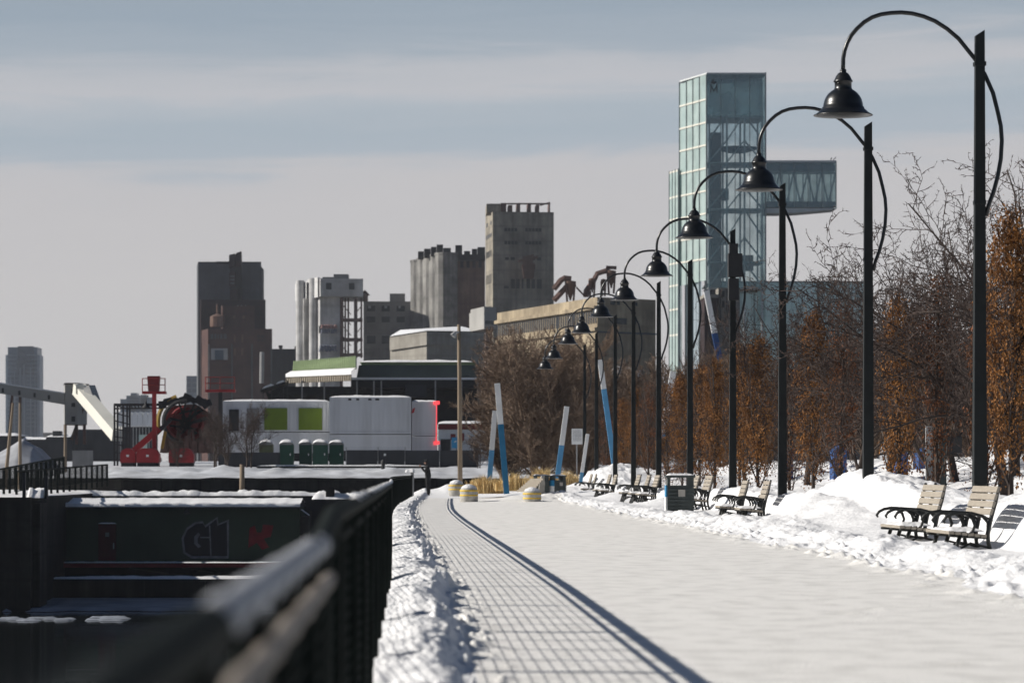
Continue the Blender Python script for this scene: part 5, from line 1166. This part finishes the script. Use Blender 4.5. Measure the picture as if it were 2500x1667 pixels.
# conveyor gallery
D = 420
t = thing('conveyor_gallery', 'long grey enclosed conveyor gallery entering at the left border', 'conveyor', (X(60, D), D, .5), 'conveyor parts')
put('gallery', MB().slab([(X(-60, D), Z(893, D)), (X(148, D), Z(929, D)), (X(148, D), Z(904, D)), (X(-60, D), Z(872, D))], D, D + 3), 'gallery', t)
put('snow_cover', MB().slab([(X(-60, D), Z(871.8, D)), (X(148, D), Z(903.8, D)), (X(148, D), Z(901, D)), (X(60, D), Z(887, D)), (X(-60, D), Z(869, D))], D - .05, D + 3.02), 'snowfar', t)
for px, py in ((4, 895), (42, 901), (77, 906), (110, 911)): put('window', MB().box(X(px, D), X(px + 5, D), D - .06, D - .003, Z(py + 6, D), Z(py - 4, D)), 'window', t)
mb = MB()
for px in (28, 46): mb.beam(P(px, 908, D + 1), P(px - 8 if px < 30 else px, 1010, D + 1), .3)
put('trestle', mb, 'rustiron', t)
t = thing('conveyor_tower', 'grey conveyor transfer tower with dark square windows on thin legs', 'conveyor', (X(160, D), D, .5), 'conveyor parts')
put('tower', MB().prism([pp(147, 428), pp(149, D), pp(178, D), pp(200, 426), pp(190, 434)], Z(974, D), Z(882, D)), 'gallery', t)
put('roof', MB().prism([pp(146, 428), pp(148, 419.5), pp(180, 419.5), pp(205, 426), pp(190, 436)], Z(882, D) + .01, Z(879, D)), 'steel', t)
face_win(t, pp(149, D), pp(178, D), [(.52, .82)], zz(D, (892, 902), (925, 934), (956, 968)), 'window')
mb = MB()
for a, b in (((150, 974), (150, 1060)), ((190, 938), (164, 1010)), ((176, 974), (176, 1020)), ((194, 974), (194, 1020))): mb.beam(P(*a, D + 3), P(*b, D + 3), .35)
put('leg', mb, 'rustiron', t)
t = thing('conveyor_tube', 'sunlit cream conveyor tube slanting down from the transfer tower', 'conveyor', (X(220, D), D, .5), 'conveyor parts'); Dt = 418
put('tube', MB().beam(P(181, 893, Dt), P(272, 1000, Dt - 14), 1.5, 1.35), 'tube', t)
put('upper_hood', MB().slab([(X(178, Dt), Z(905, Dt)), (X(206, Dt), Z(912, Dt)), (X(214, Dt), Z(906, Dt)), (X(190, Dt), Z(881, Dt)), (X(178, Dt), Z(884, Dt))], Dt - 2, Dt - .5), 'tube', t)
put('collar', MB().beam(P(205, 911, Dt - 2.5), P(218, 903, Dt - 3), 1.2, 2.2), 'galv', t)
mb = MB().beam(P(206, 903, Dt), P(210, 935, Dt), .3); put('pipe', mb, 'steel', t)

# glass tower
D = 545
t = thing('glass_tower', 'slender pale glass observation tower with lattice inside and a cantilevered glass arm', 'building', (X(1690, D), D, .5))
dz = lambda y: Z(y, D)
xc, xr = X(1623, D), X(1758, D); xl = X(1573, D); Dl = 556
ztop = dz(171); zb = .5
# core lattice
mb = MB()
for f in (.05, .35, .65, .95):
    for yy in (D + .6, D + 8): mb.beam((xc + (xr - xc) * f, yy, zb), (xc + (xr - xc) * f, yy, dz(262)), .28)
lev = [660, 600, 545, 480, 430, 372, 322, 262]
for a, b in zip(lev[:-1], lev[1:]):
    mb.beam((xc + .3, D + .7, dz(a)), (xc + (xr - xc) * .35, D + .7, dz(b)), .25); mb.beam((xr - .3, D + .7, dz(a)), (xc + (xr - xc) * .65, D + .7, dz(b)), .25); mb.beam((xc + (xr - xc) * .35, D + .7, dz(a)), (xc + (xr - xc) * .65, D + .7, dz(b)), .2)
put('lattice', mb, 'truss', t)
mb = MB()
for y in (660, 600, 478, 372, 268): mb.box(xc + .2, xr - .2, D + .5, D + 9, dz(y + 3), dz(y))
put('floor_slab', mb, 'truss', t)
put('upper_core', MB().box(xc + .35, xr - .3, D + 1.2, D + 7, dz(262), dz(180)), 'glassD', t)
put('viewing_disc', MB().lathe([(0, dz(346)), (1.5, dz(345)), (3.2, dz(338)), (3.3, dz(333)), (0, dz(331))], (xc + 5.2, D + 4.5, 0), 20), 'greyblock', t)
put('stair_core', MB().box(xc + 1, xc + 2.6, D + 3, D + 6, zb, dz(300)), 'greyblock', t)
mb = MB(); 
for a, b in ((432, 458), (545, 560), (606, 636)): mb.box(xc + .6, xc + 3.6, D + 1.0, D + 3, dz(b), dz(a))
mb.box(xc + 5.2, xc + 7.5, D + 1.0, D + 3, dz(620), dz(585)); put('inner_room', mb, 'window', t)
# glazing
fr = [0, .24, .485, .735, 1.0]; rws = [171, 322, 478, 560, 660]
for a, b in zip(fr[:-1], fr[1:]):
    for y0, y1 in zip(rws[:-1], rws[1:]): put('glass_pane', MB().box(xc + (xr - xc) * a + .03, xc + (xr - xc) * b - .03, D, D + .06, dz(y1), dz(y0)), 'glassF', t)
put('side_glazing', MB().box(xr - .02, xr + .06, D + .1, D + 9.5, zb, dz(171)), 'glassF', t)
put('mullion', MB().box(xr - .08, xr + .14, D - .06, D - .005, dz(660), ztop + .3), 'mull', t)
for a in fr[:-1]: put('mullion', MB().box(xc + (xr - xc) * a - .05, xc + (xr - xc) * a + .05, D - .06, D - .005, dz(660), ztop), 'mull', t)
put('roof_rim', MB().prism([(xl, Dl), (xc, D - .1), (xr + .1, D - .1), (xr + .1, D + 9.8), (xl + 2, Dl + 6)], ztop + .01, ztop + .25), 'truss', t)
# left facade, sunlit: bays from (xl,Dl) to (xc,D)
bay = [(1573, 1586), (1586, 1598), (1598, 1610), (1610, 1623)]
def LP(px): f = (px - 1573) / 50; return (xl + (xc - xl) * f, Dl + (D - Dl) * f)
ry_ = [171, 226, 279, 331, 384, 436, 488, 540, 592, 644]
for a, b in bay:
    pa, pb = LP(a + .5), LP(b - .5)
    for y0, y1 in zip(ry_[:-1], ry_[1:]):
        dd = (1623 - (a + b) / 2) * .10; put('glass_pane', MB().prism([pa, pb, (pb[0] + .06, pb[1] + .06), (pa[0] + .06, pa[1] + .06)], dz(y1 + dd) + .06, dz(y0 + dd)), 'glassL', t)
mbm, mbl = MB(), MB()
for px in (1573, 1586, 1598, 1610, 1623):
    p = LP(px); mbm.box(p[0] - .12, p[0] + .10, p[1] - .14, p[1] + .1, zb, ztop)
put('mullion', mbm, 'mull', t)
for y in ry_[1:-1]: mbl.prism([LP(1573.5), LP(1622.5), (xc + .1, D + .25), (xl + .1, Dl + .25)], dz(y + 2) - .14, dz(y + 2) + .14)
mbl.v = [(v[0] - .10, v[1] - .02, v[2]) for v in mbl.v]; put('transom', mbl, 'mulllight', t)
put('inner_core', MB().prism([(xl + 1.2, Dl - .4), (xc - .6, D + 2.2), (xc - .6, D + 8), (xl + 1.2, Dl + 5)], zb, dz(200)), 'bluepale', t)
put('side_glazing', MB().box(xl + .3, xl + .4, Dl + .4, Dl + 6, zb, ztop), 'glassF', t)
# lower west wing
xw, Dw = X(1546, 552), 561
def WP(f): return (xw + (xl - .25 - xw) * f, Dw + (Dl - Dw) * f - .6)
for k in range(3):
    pa, pb = WP(k / 3 + .015), WP((k + 1) / 3 - .015)
    for y0, y1 in zip([376, 436, 488, 540, 592, 644, 700, 760], [436, 488, 540, 592, 644, 700, 760, 850]): put('glass_pane', MB().prism([pa, pb, (pb[0] + .05, pb[1] + .06), (pa[0] + .05, pa[1] + .06)], dz(y1 + 2) + .06, dz(y0 + 2)), 'glassL', t)
mbm = MB(); mbl = MB()
for k in range(4): p = WP(k / 3); mbm.box(p[0] - .10, p[0] + .1, p[1] - .14, p[1] + .1, zb, dz(374))
for y in (378, 438, 490, 542, 594, 646, 702, 762): a, b = WP(0), WP(1); mbl.prism([(a[0], a[1] - .16), (b[0], b[1] - .16), (b[0], b[1] + .05), (a[0], a[1] + .05)], dz(y) - .16, dz(y) + .16)
put('mullion', mbm, 'mull', t); put('transom', mbl, 'mulllight', t); put('wing_core', MB().prism([(xw + .5, Dw + 1), (xl, Dl + .5), (xl, Dl + 6), (xw + .5, Dw + 6)], zb, dz(385)), 'bluepale', t)
# cantilever arm
xa0, xa1 = xr + .16, X(1921, D)
mb = MB(); n = 7
for k in range(5):
    x0 = xa0 + (xa1 - xa0) * k / 5; x1 = xa0 + (xa1 - xa0) * (k + 1) / 5; put('glass_pane', MB().box(x0 + .03, x1 - .03, D + .4, D + .46, dz(476), dz(373)), 'glassF', t)
    put('mullion', MB().box(x0 - .04, x0 + .05, D + .33, D + .395, dz(478), dz(372)), 'mull', t)
put('mullion', MB().box(xa1 - .08, xa1 + .08, D + .30, D + .395, dz(479), dz(371)), 'mull', t)
for k in range(10):
    x0 = xa0 + (xa1 - xa0) * k / 10; x1 = x0 + (xa1 - xa0) / 10; mb.beam((x0, D + 1.2, dz(466 if k % 2 else 396)), (x1, D + 1.2, dz(396 if k % 2 else 466)), .24); mb.beam((x0 + .4, D + 1.3, dz(468)), (x0 + .4, D + 1.3, dz(396)), .16)
mb.beam((xa0, D + 1.2, dz(396)), (xa1, D + 1.2, dz(396)), .3); mb.beam((xa0, D + 1.2, dz(464)), (xa1, D + 1.2, dz(464)), .3)
put('lattice', mb, 'truss', t); put('arm_back_glazing', MB().box(xa0, xa1, D + 7, D + 7.1, dz(472), dz(376)), 'glassF', t); put('arm_end_glazing', MB().box(xa1 - .05, xa1 + .02, D + .5, D + 7, dz(476), dz(373)), 'glassF', t)
put('arm_beam', MB().box(xa0, xa1 - .1, D + .6, D + 7, dz(474), dz(462)), 'blueglass2', t); put('arm_beam', MB().box(xa0, xa1 - .1, D + .6, D + 7, dz(392), dz(377)), 'blueglass2', t)
put('arm_roof', MB().box(xa0, xa1 + .05, D + .35, D + 7.2, dz(372.5), dz(368)), 'truss', t)
put('arm_soffit', MB().slab([(xa0, dz(489)), (X(1830, D), dz(488)), (xa1, dz(480)), (xa1, dz(477.5)), (xa0, dz(477.5))], D + .5, D + 7), 'truss', t)
put('roof_mast', MB().beam(P(1914, 368, D + 1), P(1920, 361, D + 1), .12).beam(P(1908, 368, D + 3), P(1910, 362, D + 3), .12), 'steel', t)
# bird over letter M emblem on the upper glass
def L2(pts): return [(X(a, D), Z(b, D)) for a, b in pts]
mb = MB(); y0, y1 = D - .13, D - .062
mb.slab(L2([(1631, 213), (1634, 213), (1634, 195), (1631, 193)]), y0, y1); mb.slab(L2([(1645, 213), (1648, 213), (1648, 193), (1645, 195)]), y0, y1)
mb.slab(L2([(1634, 202), (1639.5, 213), (1645, 202), (1645, 197), (1639.5, 207), (1634, 197)][::1]), y0, y1)
mb.slab(L2([(1633, 191), (1640, 194), (1646, 190), (1644, 187), (1638, 188), (1640, 183), (1642, 180), (1638, 182), (1634, 187)]), y0, y1)
put('emblem', mb, 'logo', t)
# pavilion
D = 560
t = thing('glass_pavilion', 'long pale green glass hall at the foot of the glass tower', 'building', (X(1800, D), D, .5))
x0, x1 = X(1626, D), X(1986, D)
for k in range(16):
    a = x0 + (x1 - x0) * k / 16; b = x0 + (x1 - x0) * (k + 1) / 16
    for z0_, z1_ in ((Z(1000, D), Z(800, D)), (Z(799, D), Z(731, D)), (Z(730, D), Z(655, D))): put('glass_pane', MB().box(a + .03, b - .03, D - 8, D - 7.9, z0_, z1_), 'glassP', t)
put('roof', MB().box(x0 - .2, x1 + .2, D - 8.2, D + 12, Z(655, D) + .01, Z(652, D)), 'mull', t); put('core', MB().box(x0 + 1, x1 - 1, D - 4, D + 8, .5, Z(672, D)), 'greywall', t)
t = thing('brick_annex', 'dark annex with a pale parapet between the tower wing and the pavilion', 'building', (X(1645, 530), 530, .5))
put('wall', MB().box(X(1618, 520), X(1648, 520), 520, 528, .5, Z(684, 520)), 'brickdk', t); put('parapet', MB().box(X(1616, 520), X(1650, 520), 519.6, 528.2, Z(684, 520) + .01, Z(676, 520)), 'shed', t)
t = thing('scaffold_block', 'white panel block with dark slots behind the lamp post with the box', 'building', (X(1670, 524), 524, .5)); D = 524
put('wall', MB().box(X(1650.2, D), X(1700, D), D, D + 5, .5, Z(661, D)), 'shed', t)
awin(t, [(1658, 1664, 668, 682), (1658, 1664, 690, 706), (1672, 1684, 700, 720), (1688, 1696, 668, 690), (1652, 1656, 664, 740), (1668, 1671, 664, 740)], D)

# tree belt beyond the port land, so the land does not end bare
rng = random.Random(12); mb = MB()
for k in range(420):
    x = rng.uniform(-420, 700); y = rng.uniform(1150, 1500); h = rng.uniform(5, 11)
    for j in range(3): a = rng.uniform(0, PI); w_ = rng.uniform(1.2, 3); mb.add([(x - w_ * math.cos(a), y - w_ * math.sin(a), .5), (x + w_ * math.cos(a), y + w_ * math.sin(a), .5), (x + .8 * w_ * math.cos(a), y + .8 * w_ * math.sin(a), h * rng.uniform(.6, 1)), (x, y, h), (x - .8 * w_ * math.cos(a), y - .8 * w_ * math.sin(a), h * rng.uniform(.6, 1))], [(0, 1, 2, 3, 4)])
put('far_wood', mb, 'twig', kind='stuff', label='thin belt of bare trees far beyond the port', cat='wood')

# ------------------------------------------------------------------ air, sky, sun, camera
SUN_EL, SUN_AZ = R(29.5), R(-83)     # azimuth from the view axis (+y), negative = left
if True:
    hb = MB().box(-1500, 1500, -30, 2800, -8, 130)
    hm = bpy.data.materials.new('thin_air'); hm.use_nodes = True; nt = hm.node_tree; nt.nodes.clear()
    o = nt.nodes.new('ShaderNodeOutputMaterial'); v = nt.nodes.new('ShaderNodeVolumePrincipled'); v.inputs['Color'].default_value = (.86, .90, 1, 1); v.inputs['Density'].default_value = .00009; v.inputs['Anisotropy'].default_value = 0
    nt.links.new(v.outputs[0], o.inputs['Volume']); put('haze', hb, hm, kind='stuff')
w = bpy.data.worlds.new('World'); bpy.context.scene.world = w; w.use_nodes = True
nt = w.node_tree; N = nt.nodes; Lk = nt.links; N.clear()
out = N.new('ShaderNodeOutputWorld'); bg = N.new('ShaderNodeBackground'); bg.inputs['Strength'].default_value = .05
sky = N.new('ShaderNodeTexSky'); sky.sky_type = 'NISHITA'; sky.sun_disc = False; sky.sun_elevation = SUN_EL; sky.sun_rotation = SUN_AZ; sky.air_density = .6; sky.dust_density = .3
Lk.new(sky.outputs[0], bg.inputs['Color'])
tc = N.new('ShaderNodeTexCoord'); sp = N.new('ShaderNodeSeparateXYZ'); Lk.new(tc.outputs['Generated'], sp.inputs[0])
def math_(op, a, b=None, c=None):
    m = N.new('ShaderNodeMath'); m.operation = op
    for i, v in enumerate((a, b, c)):
        if v is None: continue
        if isinstance(v, (int, float)): m.inputs[i].default_value = v
        else: Lk.new(v, m.inputs[i])
    return m.outputs[0]
mp = N.new('ShaderNodeMapping'); mp.inputs['Scale'].default_value = (5, 5, 42); mp.inputs['Rotation'].default_value = (0, R(1.2), 0); Lk.new(tc.outputs['Generated'], mp.inputs[0])
n1 = N.new('ShaderNodeTexNoise'); n1.inputs['Scale'].default_value = 1; n1.inputs['Detail'].default_value = 5; n1.inputs['Roughness'].default_value = .5; n1.inputs['Distortion'].default_value = .3; Lk.new(mp.outputs[0], n1.inputs['Vector'])
mp2 = N.new('ShaderNodeMapping'); mp2.inputs['Scale'].default_value = (9, 9, 150); mp2.inputs['Location'].default_value = (3, 1, .4); Lk.new(tc.outputs['Generated'], mp2.inputs[0])
n2 = N.new('ShaderNodeTexNoise'); n2.inputs['Scale'].default_value = 1; n2.inputs['Detail'].default_value = 3; Lk.new(mp2.outputs[0], n2.inputs['Vector'])
e = math_('ADD', sp.outputs['Z'], math_('MULTIPLY', math_('SUBTRACT', n1.outputs['Fac'], .5), .016))
e = math_('ADD', e, math_('MULTIPLY', math_('SUBTRACT', n2.outputs['Fac'], .5), .006))
mp3 = N.new('ShaderNodeMapping'); mp3.inputs['Scale'].default_value = (11, 11, 120); mp3.inputs['Rotation'].default_value = (0, R(-.8), 0); mp3.inputs['Location'].default_value = (7, 2, .9); Lk.new(tc.outputs['Generated'], mp3.inputs[0])
n3 = N.new('ShaderNodeTexNoise'); n3.inputs['Scale'].default_value = 1; n3.inputs['Detail'].default_value = 9; n3.inputs['Roughness'].default_value = .62; n3.inputs['Distortion'].default_value = .8; Lk.new(mp3.outputs[0], n3.inputs['Vector'])
e = math_('ADD', e, math_('MULTIPLY', math_('SUBTRACT', n3.outputs['Fac'], .5), .018))
e = math_('ADD', e, math_('MULTIPLY', sp.outputs['X'], -.03))
rp = N.new('ShaderNodeValToRGB'); Lk.new(math_('MULTIPLY', e, 4.0), rp.inputs['Fac']); cr = rp.color_ramp
cols = [(0, (.58, .562, .555)), (.050, (.565, .55, .548)), (.082, (.535, .525, .535)), (.0885, (.52, .518, .535)), (.0935, (.405, .457, .512)), (.102, (.385, .445, .502)), (.109, (.44, .48, .525)), (.1125, (.50, .51, .54)), (.1185, (.47, .49, .525)), (.1235, (.36, .415, .475)), (.133, (.31, .375, .445)), (.145, (.31, .37, .435)), (.20, (.24, .31, .40))]
cr.elements[0].position = 0; cr.elements[0].color = (*cols[0][1], 1); cr.elements[1].position = cols[-1][0] * 4; cr.elements[1].color = (*cols[-1][1], 1)
for p_, c_ in cols[1:-1]: el = cr.elements.new(p_ * 4); el.color = (*c_, 1)
bg2 = N.new('ShaderNodeBackground'); Lk.new(rp.outputs['Color'], bg2.inputs['Color']); bg2.inputs['Strength'].default_value = .93
mr = N.new('ShaderNodeMapRange'); mr.inputs[1].default_value = .14; mr.inputs[2].default_value = .34; mr.inputs[3].default_value = 1; mr.inputs[4].default_value = 0; Lk.new(sp.outputs['Z'], mr.inputs[0])
mr2 = N.new('ShaderNodeMapRange'); mr2.interpolation_type = 'SMOOTHSTEP'; mr2.inputs[1].default_value = .30; mr2.inputs[2].default_value = .85; mr2.inputs[3].default_value = 0; mr2.inputs[4].default_value = 1; Lk.new(sp.outputs['Y'], mr2.inputs[0])   # the bright thin cloud lies ahead; behind the viewer the sky is clear
mx = N.new('ShaderNodeMixShader'); Lk.new(math_('MULTIPLY', mr.outputs[0], mr2.outputs[0]), mx.inputs[0]); Lk.new(bg.outputs[0], mx.inputs[1]); Lk.new(bg2.outputs[0], mx.inputs[2]); Lk.new(mx.outputs[0], out.inputs[0])
sl = bpy.data.lights.new('Sun', 'SUN'); sl.energy = 5.0; sl.angle = R(.5); sl.color = (1, .95, .87)
so = bpy.data.objects.new('sun', sl); C.objects.link(so)
sd = Vector((math.cos(SUN_EL) * math.sin(SUN_AZ), math.cos(SUN_EL) * math.cos(SUN_AZ), math.sin(SUN_EL)))
so.rotation_euler = sd.to_track_quat('Z', 'Y').to_euler(); so.location = (-40, 0, 60)
cd = bpy.data.cameras.new('Camera'); co_ = bpy.data.objects.new('camera', cd); C.objects.link(co_)
co_.location = (0, 0, EYE); co_.rotation_euler = (R(90), 0, 0)
cd.sensor_fit = 'HORIZONTAL'; cd.sensor_width = 36; cd.lens = FD / 2352 * 36
cd.shift_x = (1176 - VX) / 2352; cd.shift_y = (VY - 784) / 2352
cd.clip_start = .1; cd.clip_end = 20000
cd.dof.use_dof = True; cd.dof.focus_distance = 72; cd.dof.aperture_fstop = 3.8
bpy.context.scene.camera = co_
sc = bpy.context.scene
sc.view_settings.view_transform = 'Standard'; sc.view_settings.look = 'None'; sc.view_settings.exposure = .15; sc.view_settings.gamma = 1
sc.render.engine = 'CYCLES'; sc.cycles.transparent_max_bounces = 12; sc.cycles.max_bounces = 6; sc.cycles.volume_bounces = 0
